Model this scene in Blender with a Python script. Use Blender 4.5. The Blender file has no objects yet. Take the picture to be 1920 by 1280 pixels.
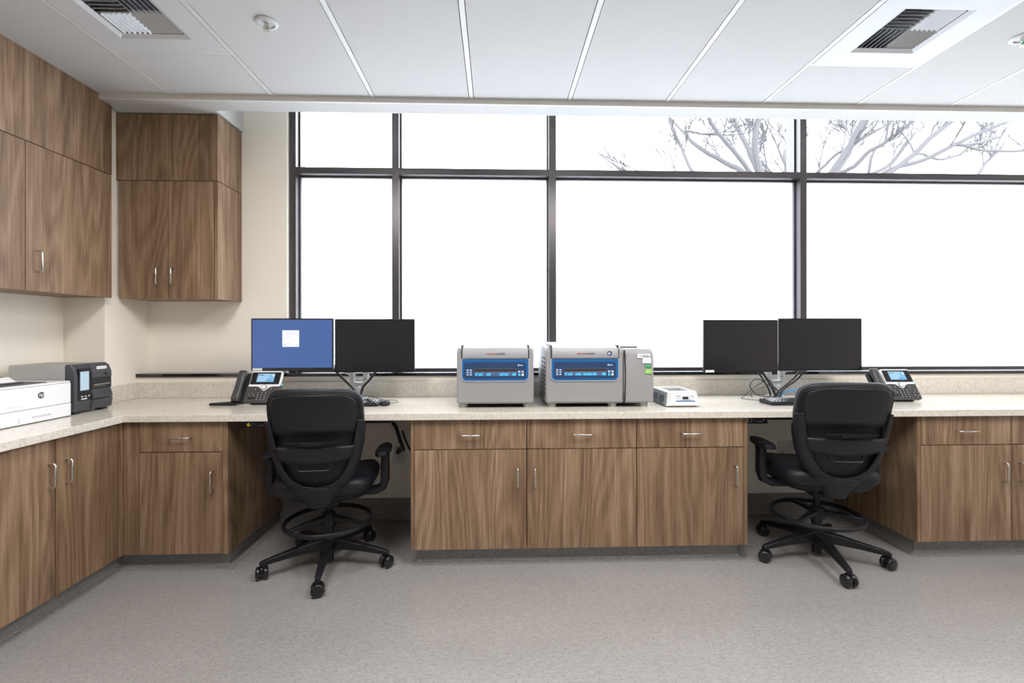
import bpy, bmesh, math, random
from mathutils import Vector, Matrix
R = math.radians
PI = math.pi
S = bpy.context.scene
COL = S.collection
random.seed(7)

# ------------------------------------------------------------------ camera, sky, light, exposure
cam_d = bpy.data.cameras.new('camera')
cam = bpy.data.objects.new('camera', cam_d); COL.objects.link(cam)
cam_d.sensor_width = 36; cam_d.lens = 893.7 / 1920 * 36
cam_d.shift_y = -16.9 / 1920
cam_d.clip_start = 0.05; cam_d.clip_end = 200
cam.matrix_world = (Matrix.Translation((0, 0, 1.31)) @ Matrix.Rotation(-0.0341, 4, 'Z')
                    @ Matrix.Rotation(PI / 2, 4, 'X') @ Matrix.Rotation(-0.00114, 4, 'Z'))
S.camera = cam

W = bpy.data.worlds.new('world'); S.world = W; W.use_nodes = True
wn = W.node_tree; wn.nodes.clear()
wo = wn.nodes.new('ShaderNodeOutputWorld'); bg = wn.nodes.new('ShaderNodeBackground')
bg.inputs[0].default_value = (0.925, 0.96, 1.0, 1); bg.inputs[1].default_value = 7.0     # overcast white sky
wn.links.new(bg.outputs[0], wo.inputs[0])

LIGHT_POS = [(-1.068, 1.25, 33), (0.775, 1.25, 33), (2.628, 1.25, 33)]
LIGHT_COL = (1.0, 0.975, 0.95)

S.view_settings.view_transform = 'Standard'
S.view_settings.look = 'None'
S.view_settings.gamma = 1
S.view_settings.use_curve_mapping = False
S.view_settings.exposure = 0.62
S.cycles.use_denoising = True
S.cycles.max_bounces = 10
S.cycles.diffuse_bounces = 5
S.cycles.transparent_max_bounces = 12

# ------------------------------------------------------------------ helpers
MW = {}          # name -> world matrix of things (for geometry given in world coordinates)

class MB:
    def __init__(s, M=None): s.v = []; s.f = []; s.mi = []; s.M = M or Matrix(); s.k = 0
    def add(s, vs, fs, M=None):
        n = len(s.v); T = s.M @ M if M else s.M
        s.v += [T @ Vector(p) for p in vs]
        s.f += [tuple(n + i for i in f) for f in fs]; s.mi += [s.k] * len(fs); return s
    def box(s, x0, x1, y0, y1, z0, z1, M=None):
        return s.add([(x0,y0,z0),(x1,y0,z0),(x1,y1,z0),(x0,y1,z0),(x0,y0,z1),(x1,y0,z1),(x1,y1,z1),(x0,y1,z1)],
              [(0,3,2,1),(4,5,6,7),(0,1,5,4),(1,2,6,5),(2,3,7,6),(3,0,4,7)], M)
    def prism(s, pts, a0, a1, axis='y', M=None):
        """polygon extruded along axis. pts are (x,z) for y, (y,z) for x, (x,y) for z"""
        n = len(pts)
        def P(p, a): return (p[0], a, p[1]) if axis == 'y' else ((a, p[0], p[1]) if axis == 'x' else (p[0], p[1], a))
        vs = [P(p, a0) for p in pts] + [P(p, a1) for p in pts]
        fs = [tuple(range(n))[::-1], tuple(range(n, 2*n))] + [(i, (i+1) % n, n+(i+1) % n, n+i) for i in range(n)]
        return s.add(vs, fs, M)
    def rr(s, x0, x1, z0, z1, r, y0, y1, axis='y', corners=(1,1,1,1), M=None, n=5):
        return s.prism(rrect(x0, x1, z0, z1, r, corners, n), y0, y1, axis, M)
    def cyl(s, p0, p1, r0, r1=None, n=20, caps=True, M=None):
        r1 = r0 if r1 is None else r1
        return s.tube([p0, p1], [r0, r1], n, caps, M)
    def tube(s, pts, r, n=10, caps=True, M=None):
        pts = [Vector(p) for p in pts]; m = len(pts)
        rs = r if isinstance(r, (list, tuple)) else [r] * m
        vs = []; up = None
        for i, p in enumerate(pts):
            t = (pts[min(i+1, m-1)] - pts[max(i-1, 0)])
            t = t.normalized() if t.length > 1e-9 else Vector((0,0,1))
            if up is None:
                up = Vector((0,0,1)) if abs(t.z) < .9 else Vector((1,0,0))
            a = (up - t * up.dot(t)); a = a.normalized() if a.length > 1e-6 else t.orthogonal().normalized()
            b = t.cross(a); up = a
            for k in range(n):
                q = 2*PI*k/n; vs.append(p + (a*math.cos(q) + b*math.sin(q)) * rs[i])
        fs = []
        for i in range(m-1):
            for k in range(n):
                k2 = (k+1) % n; fs.append((i*n+k, i*n+k2, (i+1)*n+k2, (i+1)*n+k))
        if caps: fs += [tuple(range(n))[::-1], tuple(range((m-1)*n, m*n))]
        return s.add(vs, fs, M)
    def ring(s, R_, r, z, n=48, k=10, cx=0, cy=0, M=None):
        vs = []; fs = []
        for i in range(n):
            a = 2*PI*i/n
            for j in range(k):
                b = 2*PI*j/k; q = R_ + r*math.cos(b)
                vs.append((cx + q*math.cos(a), cy + q*math.sin(a), z + r*math.sin(b)))
        for i in range(n):
            for j in range(k):
                fs.append((i*k+j, ((i+1) % n)*k+j, ((i+1) % n)*k+(j+1) % k, i*k+(j+1) % k))
        return s.add(vs, fs, M)
    def loft(s, rings, cap=True, M=None):
        n = len(rings[0]); vs = [p for r_ in rings for p in r_]; fs = []
        for i in range(len(rings)-1):
            for k in range(n):
                k2 = (k+1) % n; fs.append((i*n+k, i*n+k2, (i+1)*n+k2, (i+1)*n+k))
        if cap: fs += [tuple(range(n))[::-1], tuple(range((len(rings)-1)*n, len(rings)*n))]
        return s.add(vs, fs, M)
    def lathe(s, prof, n=28, M=None):
        return s.loft([[(r*math.cos(2*PI*k/n), r*math.sin(2*PI*k/n), z) for k in range(n)] for r, z in prof], True, M)

def rrect(x0, x1, z0, z1, r, corners=(1,1,1,1), n=5):
    """corners: bottom-left, bottom-right, top-right, top-left"""
    pts = []
    cs = [(x0+r, z0+r, PI, corners[0], (x0, z0)), (x1-r, z0+r, 1.5*PI, corners[1], (x1, z0)),
          (x1-r, z1-r, 0, corners[2], (x1, z1)), (x0+r, z1-r, .5*PI, corners[3], (x0, z1))]
    for cx, cz, a0, on, c in cs:
        if on and r > 0:
            for i in range(n+1):
                a = a0 + .5*PI*i/n; pts.append((cx + r*math.cos(a), cz + r*math.sin(a)))
        else: pts.append(c)
    return pts

def tag(o, label=None, cat=None, group=None, kind=None):
    if label: o['label'] = label
    if cat: o['category'] = cat
    if group: o['group'] = group
    if kind: o['kind'] = kind
    return o

def thing(name, label, cat, loc=(0,0,0), rz=0, group=None, kind=None):
    o = bpy.data.objects.new(name, None); COL.objects.link(o)
    o.location = loc; o.rotation_euler = (0, 0, rz); o.empty_display_size = .05
    MW[o.name] = Matrix.Translation(loc) @ Matrix.Rotation(rz, 4, 'Z')
    return tag(o, label, cat, group, kind)

def root_matrix(o):
    while o is not None:
        if o.name in MW: return MW[o.name]
        o = o.parent
    return Matrix()

def obj(name, mb, mats, parent=None, smooth=False, bevel=0, seg=2, world=False, label=None, solid=0, sub=0, angle=35, kind=None):
    me = bpy.data.meshes.new(name)
    me.from_pydata([tuple(p) for p in mb.v], [], mb.f)
    if not isinstance(mats, (list, tuple)): mats = [mats]
    for m in mats: me.materials.append(m)
    for p, k in zip(me.polygons, mb.mi): p.material_index = k
    bm = bmesh.new(); bm.from_mesh(me)
    if world and parent is not None: bm.transform(root_matrix(parent).inverted())
    if not solid: bmesh.ops.recalc_face_normals(bm, faces=bm.faces)
    if smooth:
        for f in bm.faces: f.smooth = True
        ca = math.cos(R(angle))
        for e in bm.edges:
            if len(e.link_faces) == 2 and e.link_faces[0].normal.dot(e.link_faces[1].normal) < ca: e.smooth = False
    bm.to_mesh(me); bm.free()
    o = bpy.data.objects.new(name, me); COL.objects.link(o)
    if parent is not None: o.parent = parent
    if solid:
        m = o.modifiers.new('solid', 'SOLIDIFY'); m.thickness = solid; m.offset = 0
    if bevel:
        m = o.modifiers.new('bevel', 'BEVEL'); m.width = bevel; m.segments = seg; m.limit_method = 'ANGLE'; m.angle_limit = R(40)
        m.harden_normals = False
        if smooth is False:
            for p in me.polygons: p.use_smooth = False
    if sub:
        m = o.modifiers.new('sub', 'SUBSURF'); m.levels = sub; m.render_levels = sub
    if label: o['label'] = label
    if kind: o['kind'] = kind
    return o

def struct(name, mb, mats, parent=None, **k):
    o = obj(name, mb, mats, parent, **k)
    if parent is None: o['kind'] = 'structure'
    return o

def copy_tree(o, parent=None):
    c = o.copy(); COL.objects.link(c)
    if parent is not None: c.parent = parent
    for ch in list(o.children): copy_tree(ch, c)
    return c

def text_mb(s_, size, M, ext=.0004, align='CENTER', shear=0):
    cu = bpy.data.curves.new('lettering', 'FONT'); cu.body = s_; cu.size = size; cu.extrude = ext; cu.align_x = align; cu.shear = shear
    cu.resolution_u = 3
    t = bpy.data.objects.new('lettering', cu); COL.objects.link(t)
    dg = bpy.context.evaluated_depsgraph_get()
    me = bpy.data.meshes.new_from_object(t.evaluated_get(dg))
    mb = MB(); mb.add([tuple(v.co) for v in me.vertices], [tuple(p.vertices) for p in me.polygons], M)
    bpy.data.objects.remove(t); bpy.data.curves.remove(cu); bpy.data.meshes.remove(me)
    return mb

def smooth_path(pts, n=8):
    """Catmull-Rom through points"""
    P = [Vector(p) for p in pts]; P = [2*P[0]-P[1]] + P + [2*P[-1]-P[-2]]; out = []
    for i in range(1, len(P)-2):
        for k in range(n):
            t = k/n; a, b, c, d = P[i-1], P[i], P[i+1], P[i+2]
            out.append(.5*((2*b) + (c-a)*t + (2*a-5*b+4*c-d)*t*t + (3*b-a-3*c+d)*t**3))
    out.append(P[-2]); return out

# ------------------------------------------------------------------ materials
def mat(name, col, rough=.5, metal=0, emit=None, estr=1, spec=.5, coat=0, bump=0, bscale=200):
    m = bpy.data.materials.new(name); m.use_nodes = True
    b = m.node_tree.nodes['Principled BSDF']
    b.inputs['Base Color'].default_value = (*col, 1); b.inputs['Roughness'].default_value = rough
    b.inputs['Metallic'].default_value = metal; b.inputs['Specular IOR Level'].default_value = spec
    if coat: b.inputs['Coat Weight'].default_value = coat; b.inputs['Coat Roughness'].default_value = .15
    if emit: b.inputs['Emission Color'].default_value = (*emit, 1); b.inputs['Emission Strength'].default_value = estr
    nt = m.node_tree
    # subtle procedural variation on every surface
    tc = nt.nodes.new('ShaderNodeTexCoord'); nz = nt.nodes.new('ShaderNodeTexNoise'); nz.inputs['Scale'].default_value = bscale
    nt.links.new(tc.outputs['Object'], nz.inputs['Vector'])
    if bump:
        bp = nt.nodes.new('ShaderNodeBump'); bp.inputs['Strength'].default_value = bump; bp.inputs['Distance'].default_value = .001
        nt.links.new(nz.outputs['Fac'], bp.inputs['Height']); nt.links.new(bp.outputs[0], b.inputs['Normal'])
    else:
        mr = nt.nodes.new('ShaderNodeMapRange'); mr.inputs['To Min'].default_value = max(0, rough-.03); mr.inputs['To Max'].default_value = min(1, rough+.03)
        nt.links.new(nz.outputs['Fac'], mr.inputs['Value']); nt.links.new(mr.outputs[0], b.inputs['Roughness'])
    return m

def N(nt, t, **k):
    n = nt.nodes.new(t)
    for a, v in k.items(): setattr(n, a, v)
    return n

def ramp(nt, src, stops):
    r = nt.nodes.new('ShaderNodeValToRGB'); e = r.color_ramp.elements
    while len(e) < len(stops): e.new(.5)
    for i, (p, c) in enumerate(stops): e[i].position = p; e[i].color = (*c, 1) if len(c) == 3 else c
    nt.links.new(src, r.inputs[0]); return r

def wood(name, dark, mid, light):
    m = bpy.data.materials.new(name); m.use_nodes = True; nt = m.node_tree; L = nt.links.new
    b = nt.nodes['Principled BSDF']
    tc = N(nt, 'ShaderNodeTexCoord'); oi = N(nt, 'ShaderNodeObjectInfo')
    mul = N(nt, 'ShaderNodeVectorMath', operation='SCALE'); mul.inputs[0].default_value = (13.1, 7.7, 5.3)
    L(oi.outputs['Random'], mul.inputs['Scale'])
    add = N(nt, 'ShaderNodeVectorMath', operation='ADD'); L(tc.outputs['Object'], add.inputs[0]); L(mul.outputs[0], add.inputs[1])
    def noise(sc, vec, detail=3, rough=.55, dist=0):
        mp = N(nt, 'ShaderNodeMapping'); mp.inputs['Scale'].default_value = sc; L(vec, mp.inputs['Vector'])
        n = N(nt, 'ShaderNodeTexNoise'); n.inputs['Scale'].default_value = 1; n.inputs['Detail'].default_value = detail
        n.inputs['Roughness'].default_value = rough; n.inputs['Distortion'].default_value = dist
        L(mp.outputs[0], n.inputs['Vector']); return n.outputs['Fac']
    big = noise((2.6, 2.6, .36), add.outputs[0], 2, .5, .3)
    # growth rings: contour lines of the stretched noise
    k = N(nt, 'ShaderNodeMath', operation='MULTIPLY'); L(big, k.inputs[0]); k.inputs[1].default_value = 120
    s = N(nt, 'ShaderNodeMath', operation='SINE'); L(k.outputs[0], s.inputs[0])
    ring = N(nt, 'ShaderNodeMapRange'); L(s.outputs[0], ring.inputs['Value']); ring.inputs['From Min'].default_value = -1
    fine = noise((95, 95, 2.2), add.outputs[0], 3, .6)
    mids = noise((34, 34, .75), add.outputs[0], 4, .6, .15)
    pores = noise((260, 260, 9), add.outputs[0], 1, .5)
    band = noise((6.5, 6.5, .12), add.outputs[0], 2, .5)
    def mix(a, b_, f):
        x = N(nt, 'ShaderNodeMix'); x.data_type = 'FLOAT'; x.inputs[0].default_value = f; L(a, x.inputs[2]); L(b_, x.inputs[3]); return x.outputs[0]
    v = mix(mids, fine, .42); v = mix(v, ring.outputs[0], .13); v = mix(v, band, .36); v = mix(v, pores, .16)
    r = ramp(nt, v, [(.32, dark), (.5, mid), (.66, light)])
    L(r.outputs[0], b.inputs['Base Color'])
    b.inputs['Roughness'].default_value = .48; b.inputs['Specular IOR Level'].default_value = .35
    bp = N(nt, 'ShaderNodeBump'); bp.inputs['Strength'].default_value = .12; bp.inputs['Distance'].default_value = .001
    L(pores, bp.inputs['Height']); L(bp.outputs[0], b.inputs['Normal'])
    return m

M = {}
M['wood'] = wood('walnut_laminate', (.080, .046, .024), (.225, .140, .082), (.40, .280, .185))
M['gap'] = mat('cabinet_gap', (.03, .018, .012), .8)
M['paint'] = mat('cream_wall_paint', (.87, .815, .725), .75, bump=.15, bscale=350)
M['white_paint'] = mat('white_ceiling_paint', (.545, .543, .54), .8, bump=.1, bscale=300)
M['trim_paint'] = mat('cream_trim_paint', (.70, .67, .62), .6)
M['grid'] = mat('white_ceiling_grid_metal', (.63, .63, .63), .4)
M['vent'] = mat('white_enamel_vent', (.575, .585, .60), .42)
M['duct_shade'] = mat('dark_duct_and_gap_shade', (.07, .07, .08), .8)  # duct lining, and painted shade above the ceiling gaps
M['bronze'] = mat('dark_bronze_aluminium', (.065, .056, .060), .30, .35, spec=.7)
M['blackstone'] = mat('polished_black_sill', (.012, .011, .012), .09, spec=.6)
M['steel'] = mat('brushed_steel', (.62, .60, .57), .28, 1)
M['silver'] = mat('silver_cast_metal', (.66, .67, .69), .38, .55)
M['blk'] = mat('black_plastic', (.008, .008, .011), .42, bump=.08, bscale=900, spec=.35)
M['blk_soft'] = mat('black_upholstery', (.007, .0075, .012), .46, bump=.2, bscale=1500, spec=.35)
M['blk_shell'] = mat('charcoal_plastic_shell', (.011, .012, .016), .46, bump=.12, bscale=1200, spec=.35)
M['blk_gloss'] = mat('glossy_black_plastic', (.012, .012, .014), .16)
M['mesh_shade'] = mat('shaded_back_mesh', (.008, .008, .011), .7)  # back mesh; its dull black also stands in for shade in the recess
M['cable'] = mat('black_cable', (.010, .010, .011), .4)
M['cable_blue'] = mat('blue_network_cable', (.03, .22, .52), .38)
M['screen_off'] = mat('dark_monitor_panel', (.010, .0095, .011), .26, spec=.5)
M['screen_blue'] = mat('blue_desktop_screen', (.02, .03, .06), .25, emit=(.038, .092, .275), estr=.74)
M['doc'] = mat('white_window_on_screen', (.3, .3, .3), .3, emit=(.72, .72, .85), estr=.62)
M['doc_ink'] = mat('grey_text_on_screen', (.2, .2, .3), .4, emit=(.3, .3, .45), estr=.8)
M['grey_dev'] = mat('grey_centrifuge_enamel', (.29, .285, .29), .46, 0, spec=.4)
M['grey_lid'] = mat('silver_grey_lid', (.35, .35, .37), .42, 0, spec=.4)
M['grey_trim'] = mat('light_grey_bezel', (.52, .52, .55), .35)
M['blue'] = mat('blue_control_surround', (.012, .115, .33), .3)
M['navy'] = mat('navy_control_panel', (.022, .050, .125), .3)
M['slate'] = mat('slate_blue_key_strip', (.075, .13, .27), .35)
M['cyan'] = mat('cyan_keys', (.055, .42, .72), .4, emit=(.03, .3, .6), estr=.35)
M['key_pale'] = mat('pale_blue_keys', (.42, .52, .66), .4)
M['lcd'] = mat('unlit_lcd', (.045, .033, .026), .2)
M['white'] = mat('white_plastic', (.82, .82, .83), .36)
M['offwhite'] = mat('pale_grey_plastic', (.60, .61, .61), .4)
M['label'] = mat('white_label', (.82, .82, .82), .5)
M['ink'] = mat('dark_ink', (.05, .05, .07), .6)
M['ink_grey'] = mat('grey_ink', (.35, .35, .38), .6)
M['red_ink'] = mat('red_ink', (.55, .03, .02), .5)
M['green'] = mat('green_sticker', (.02, .36, .12), .5)
M['lime'] = mat('lime_sticker', (.30, .60, .08), .5)
M['seam'] = mat('dark_seam', (.012, .012, .014), .6)
M['rubber'] = mat('pale_rubber_feet', (.33, .33, .30), .6)
M['side_grey'] = mat('blue_grey_side_panel', (.20, .24, .25), .45)
M['zebra_grey'] = mat('grey_printer_cover', (.38, .375, .36), .45, bump=.1, bscale=700)
M['zebra_dark'] = mat('charcoal_printer_front', (.052, .054, .062), .42)
M['lcd_blue'] = mat('lit_printer_screen', (.25, .33, .4), .15, emit=(.45, .58, .68), estr=.36)
M['phone_lcd'] = mat('lit_phone_screen', (.1, .2, .3), .2, emit=(.16, .42, .66), estr=.45)
M['phone_lcd2'] = mat('pale_phone_screen', (.1, .2, .3), .2, emit=(.42, .62, .78), estr=.42)
M['phone_body'] = mat('charcoal_phone_body', (.050, .048, .050), .42)
M['key_white'] = mat('white_key_legend', (.75, .75, .75), .4)
M['yellow'] = mat('yellow_dot', (.85, .75, .02), .5)
M['outlet'] = mat('ivory_outlet_plate', (.62, .60, .56), .4)
M['cyan_led'] = mat('cyan_tab', (.10, .55, .62), .4)
M['chrome'] = mat('chrome', (.8, .8, .8), .12, 1)
M['bark'] = mat('pale_grey_bark', (.085, .080, .088), .9, bump=.4, bscale=40)
M['pavement'] = mat('pale_concrete_pavement', (.20, .20, .19), .9, bump=.3, bscale=30)
M['light_lens'] = mat('frosted_light_lens', (.8, .8, .8), .5)

def quartz():
    m = bpy.data.materials.new('speckled_quartz'); m.use_nodes = True; nt = m.node_tree; L = nt.links.new
    b = nt.nodes['Principled BSDF']; tc = N(nt, 'ShaderNodeTexCoord')
    n1 = N(nt, 'ShaderNodeTexNoise'); n1.inputs['Scale'].default_value = 75; n1.inputs['Detail'].default_value = 6; n1.inputs['Roughness'].default_value = .62
    n2 = N(nt, 'ShaderNodeTexNoise'); n2.inputs['Scale'].default_value = 190; n2.inputs['Detail'].default_value = 3
    vo = N(nt, 'ShaderNodeTexNoise'); vo.inputs['Scale'].default_value = 9; vo.inputs['Detail'].default_value = 8; vo.inputs['Distortion'].default_value = 1.4; vo.inputs['Roughness'].default_value = .65
    for n in (n1, n2, vo): L(tc.outputs['Object'], n.inputs['Vector'])
    r1 = ramp(nt, n1.outputs['Fac'], [(.30, (.59, .54, .465)), (.52, (.70, .655, .58)), (.75, (.80, .76, .69))])
    # thin darker veins where the stretched noise passes one half
    a = N(nt, 'ShaderNodeMath', operation='SUBTRACT'); L(vo.outputs['Fac'], a.inputs[0]); a.inputs[1].default_value = .5
    ab = N(nt, 'ShaderNodeMath', operation='ABSOLUTE'); L(a.outputs[0], ab.inputs[0])
    rv = ramp(nt, ab.outputs[0], [(0, (.55, .53, .50)), (.012, (1, 1, 1))])
    rs = ramp(nt, n2.outputs['Fac'], [(.30, (.62, .60, .58)), (.40, (1, 1, 1)), (.70, (1, 1, 1)), (.78, (1.0, 1.0, 1.0))])
    x1 = N(nt, 'ShaderNodeMix'); x1.data_type = 'RGBA'; x1.blend_type = 'MULTIPLY'; x1.inputs[0].default_value = .55
    L(r1.outputs[0], x1.inputs[6]); L(rv.outputs[0], x1.inputs[7])
    x2 = N(nt, 'ShaderNodeMix'); x2.data_type = 'RGBA'; x2.blend_type = 'MULTIPLY'; x2.inputs[0].default_value = .8
    L(x1.outputs[2], x2.inputs[6]); L(rs.outputs[0], x2.inputs[7])
    L(x2.outputs[2], b.inputs['Base Color']); b.inputs['Roughness'].default_value = .13; b.inputs['Specular IOR Level'].default_value = .6
    return m
M['quartz'] = quartz()

def vinyl(name, c0, c1, c2, rough=.29):
    m = bpy.data.materials.new(name); m.use_nodes = True; nt = m.node_tree; L = nt.links.new
    b = nt.nodes['Principled BSDF']; tc = N(nt, 'ShaderNodeTexCoord')
    def nz(sc, d=4, rr=.6):
        mp = N(nt, 'ShaderNodeMapping'); mp.inputs['Scale'].default_value = sc; L(tc.outputs['Object'], mp.inputs['Vector'])
        n = N(nt, 'ShaderNodeTexNoise'); n.inputs['Scale'].default_value = 1; n.inputs['Detail'].default_value = d; n.inputs['Roughness'].default_value = rr
        L(mp.outputs[0], n.inputs['Vector']); return n.outputs['Fac']
    a = nz((26, 95, 95), 6, .75); f = nz((75, 190, 190), 3); g = nz((1.1, 2.2, 2.2), 3)
    r = ramp(nt, a, [(.25, c0), (.5, c1), (.75, c2)])
    fd = ramp(nt, f, [(.36, (.40, .37, .34)), (.43, (1, 1, 1))])
    fl = ramp(nt, nz((75, 240, 240), 1), [(.66, (0, 0, 0)), (.76, (.35, .35, .35))])
    gb = ramp(nt, g, [(.3, (.93, .93, .93)), (.7, (1.05, 1.05, 1.05))])
    def mx(a_, b_, t, f_):
        x = N(nt, 'ShaderNodeMix'); x.data_type = 'RGBA'; x.blend_type = t; x.inputs[0].default_value = f_
        L(a_, x.inputs[6]); L(b_, x.inputs[7]); return x.outputs[2]
    c = mx(r.outputs[0], fd.outputs[0], 'MULTIPLY', .7); c = mx(c, gb.outputs[0], 'MULTIPLY', 1); c = mx(c, fl.outputs[0], 'ADD', .35)
    L(c, b.inputs['Base Color']); b.inputs['Roughness'].default_value = rough; b.inputs['Specular IOR Level'].default_value = .6
    return m
M['floor'] = vinyl('flecked_sheet_vinyl', (.232, .220, .211), (.297, .284, .276), (.372, .359, .353))
M['cove'] = vinyl('flecked_cove_vinyl', (.165, .160, .152), (.215, .208, .20), (.26, .255, .25), .4)

def clear_glass():
    m = bpy.data.materials.new('clear_window_glass'); m.use_nodes = True; nt = m.node_tree; nt.nodes.clear()
    o = N(nt, 'ShaderNodeOutputMaterial'); t = N(nt, 'ShaderNodeBsdfTransparent'); g = N(nt, 'ShaderNodeBsdfGlossy'); lw = N(nt, 'ShaderNodeLayerWeight'); fr = N(nt, 'ShaderNodeMath', operation='POWER')
    t.inputs[0].default_value = (.93, .95, .95, 1); g.inputs['Roughness'].default_value = .02; fr.inputs[1].default_value = 6.0; nt.links.new(lw.outputs['Facing'], fr.inputs[0])
    x = N(nt, 'ShaderNodeMixShader'); L = nt.links.new
    L(fr.outputs[0], x.inputs[0]); L(t.outputs[0], x.inputs[1]); L(g.outputs[0], x.inputs[2]); L(x.outputs[0], o.inputs[0]); return m
def film_glass():
    m = bpy.data.materials.new('frosted_privacy_film'); m.use_nodes = True; nt = m.node_tree; nt.nodes.clear(); L = nt.links.new
    o = N(nt, 'ShaderNodeOutputMaterial'); t = N(nt, 'ShaderNodeBsdfTransparent'); d = N(nt, 'ShaderNodeBsdfTranslucent')
    t.inputs[0].default_value = (.95, .97, 1, 1); d.inputs[0].default_value = (.90, .92, .95, 1)
    nz = N(nt, 'ShaderNodeTexNoise'); nz.inputs['Scale'].default_value = 400
    mr = N(nt, 'ShaderNodeMapRange'); mr.inputs['To Min'].default_value = .80; mr.inputs['To Max'].default_value = .86; L(nz.outputs['Fac'], mr.inputs[0])
    x = N(nt, 'ShaderNodeMixShader'); L(mr.outputs[0], x.inputs[0]); L(t.outputs[0], x.inputs[1]); L(d.outputs[0], x.inputs[2]); L(x.outputs[0], o.inputs[0]); return m
M['glass'] = clear_glass(); M['film'] = film_glass()

# ------------------------------------------------------------------ setting
XL, XR, YB = -2.712, 4.9, -3.2          # near-left wall, right wall, wall behind the camera
YC, YW, XW = 3.086, 3.47, -2.46         # jog in the left wall, upper wall by the window, side wall of the alcove
YS = 3.36                               # wall below the sill
CZ = 2.77
struct('floor', MB().box(XL-.2, XR+.2, YB-.2, YW+.2, -.1, 0), M['floor'])
struct('wall_left', MB().box(XL-.15, XL, YB, YC, 0, 3.2), M['paint'])
struct('wall_left_jog', MB().box(XL-.15, XW, YC, YW+.2, 0, 3.2), M['paint'])
struct('wall_right', MB().box(XR, XR+.15, YB, YW+.2, 0, 3.3), M['paint'])
struct('wall_front', MB().box(XL-.15, XR+.15, YB-.15, YB, 0, 3.3), M['white_paint'])
struct('wall_back_lower', MB().box(XW, XR, YS, YW+.2, 0, 1.005), M['paint'])
struct('wall_back_upper', MB().box(XW, -1.495, YW, YW+.2, 1.005, 3.3), M['paint'])
# ceiling: lay-in panels between narrow rails
gx = [-1.987, -1.375, -.76, -.15, .465, 1.085, 1.71, 2.32, 2.935, 3.55, 4.165, 4.78]
cm = MB(); edges = [XL] + gx + [XR]
for a, b in zip(edges[:-1], edges[1:]):
    a2 = a + (.0165 if a != XL else 0); b2 = b - (.0165 if b != XR else 0)
    if a in (gx[0], gx[6]):
        cm.box(a2, b2, 2.559, 2.985, CZ, CZ+.03); cm.box(a2, b2, YB, 1.919, CZ, CZ+.03)
    else: cm.box(a2, b2, YB, 2.985, CZ, CZ+.03)
struct('ceiling_shade_sheet', MB().box(XL, XR, YB, 2.984, CZ+.045, CZ+.065), M['duct_shade'])  # added dark sheet, puts shade into the gaps beside the rails
struct('ceiling', cm, M['white_paint'])
gm = MB()
for x in gx: gm.box(x-.0125, x+.0125, YB, 2.985, CZ-.001, CZ+.03)
for x in (gx[0], gx[6]):
    for y in (2.547, 1.931):
        gm.box(x+.013, x+.60, y-.009, y+.009, CZ-.001, CZ+.03)
struct('trim_1', gm, M['grid'])
tm = MB()
tm.box(XL, XR, 2.985, 3.003, 2.738, CZ+.06)
struct('trim_2', tm, M['trim_paint'], bevel=.002)
sm = MB(); sm.box(XL, XR, 3.003, 3.135, 2.740, CZ+.4); sm.box(XL, -1.80, 3.135, YW+.1, 2.740, CZ+.4)
struct('ceiling_soffit', sm, M['white_paint'])
struct('ceiling_pocket', MB().box(-1.80, XR, 3.135, 3.75, 3.16, 3.3), M['white_paint'])
struct('trim_3', MB().box(XL+.0005, XL+.004, .2, YC-.012, .964, 1.31).box(XL+.0005, XL+.006, .2, YC-.012, 1.302, 1.312), M['paint'])

# sill
struct('trim_4', MB().box(XW, XR, YS-.018, YW+.10, 1.008, 1.030), M['blackstone'], bevel=.002)
# cove base along floor
def cove(name, path, h=.094, flare=.035, closed=False, z0=0):
    """path in plan, room side on the left of travel; concave foot sweeps out to the floor"""
    prof = [(flare, .0005)] + [(flare*(1-math.sin(a)), .0005+flare*(1-math.cos(a))) for a in [PI/2*i/6 for i in range(1, 7)]] + [(0, h), (-.004, h)]
    n = len(path); nrm = []
    for i in range(n):
        def dn(a, b):
            d = Vector((b[0]-a[0], b[1]-a[1])).normalized(); return Vector((-d.y, d.x))
        a = dn(path[i-1], path[i]) if i > 0 else None; b = dn(path[i], path[i+1]) if i < n-1 else None
        if a is None: m_ = b
        elif b is None: m_ = a
        else: m_ = (a+b) / (1 + a.dot(b))
        nrm.append(m_)
    mb = MB(); k = len(prof)
    vs = [(path[i][0]+nrm[i].x*o, path[i][1]+nrm[i].y*o, z+z0) for i in range(n) for o, z in prof]
    fs = [(i*k+j, (i+1)*k+j, (i+1)*k+j+1, i*k+j+1) for i in range(n-1) for j in range(k-1)]
    mb.add(vs, fs)
    return struct(name, mb, M['cove'], smooth=True, angle=60)
TK = .055
FX, FY = -2.035, 2.675              # door planes of the left run and of the window run
cove('baseboard_left', [(FX-TK, .86), (FX-TK, FY+TK), (-1.475-.02, FY+TK), (-1.475-.02, YS)][::-1])
cove('baseboard_center', [(-.475+.03, YS), (-.475+.03, FY+TK), (1.436-.03, FY+TK), (1.436-.03, YS)][::-1])
cove('baseboard_right', [(2.436+.03, YS), (2.436+.03, FY+TK), (XR, FY+TK)][::-1])
cove('baseboard_back', [(1.40, YS-.005), (2.47, YS-.005)][::-1], h=.155)
cove('baseboard_back_left', [(-1.50, YS-.005), (-.44, YS-.005)][::-1], h=.155)
# plinth cores behind the cove
pl = MB().box(XL+.002, FX-TK-.004, .86, FY+TK+.004, .001, .094).box(XL+.002, -1.499, FY+TK+.004, YS-.003, .001, .094)
struct('trim_5', pl, M['cove'])
struct('trim_6', MB().box(-.441, 1.402, FY+TK+.004, YS-.003, .001, .094), M['cove'])
struct('trim_7', MB().box(2.470, XR-.002, FY+TK+.004, YS-.003, .001, .094), M['cove'])

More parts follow.
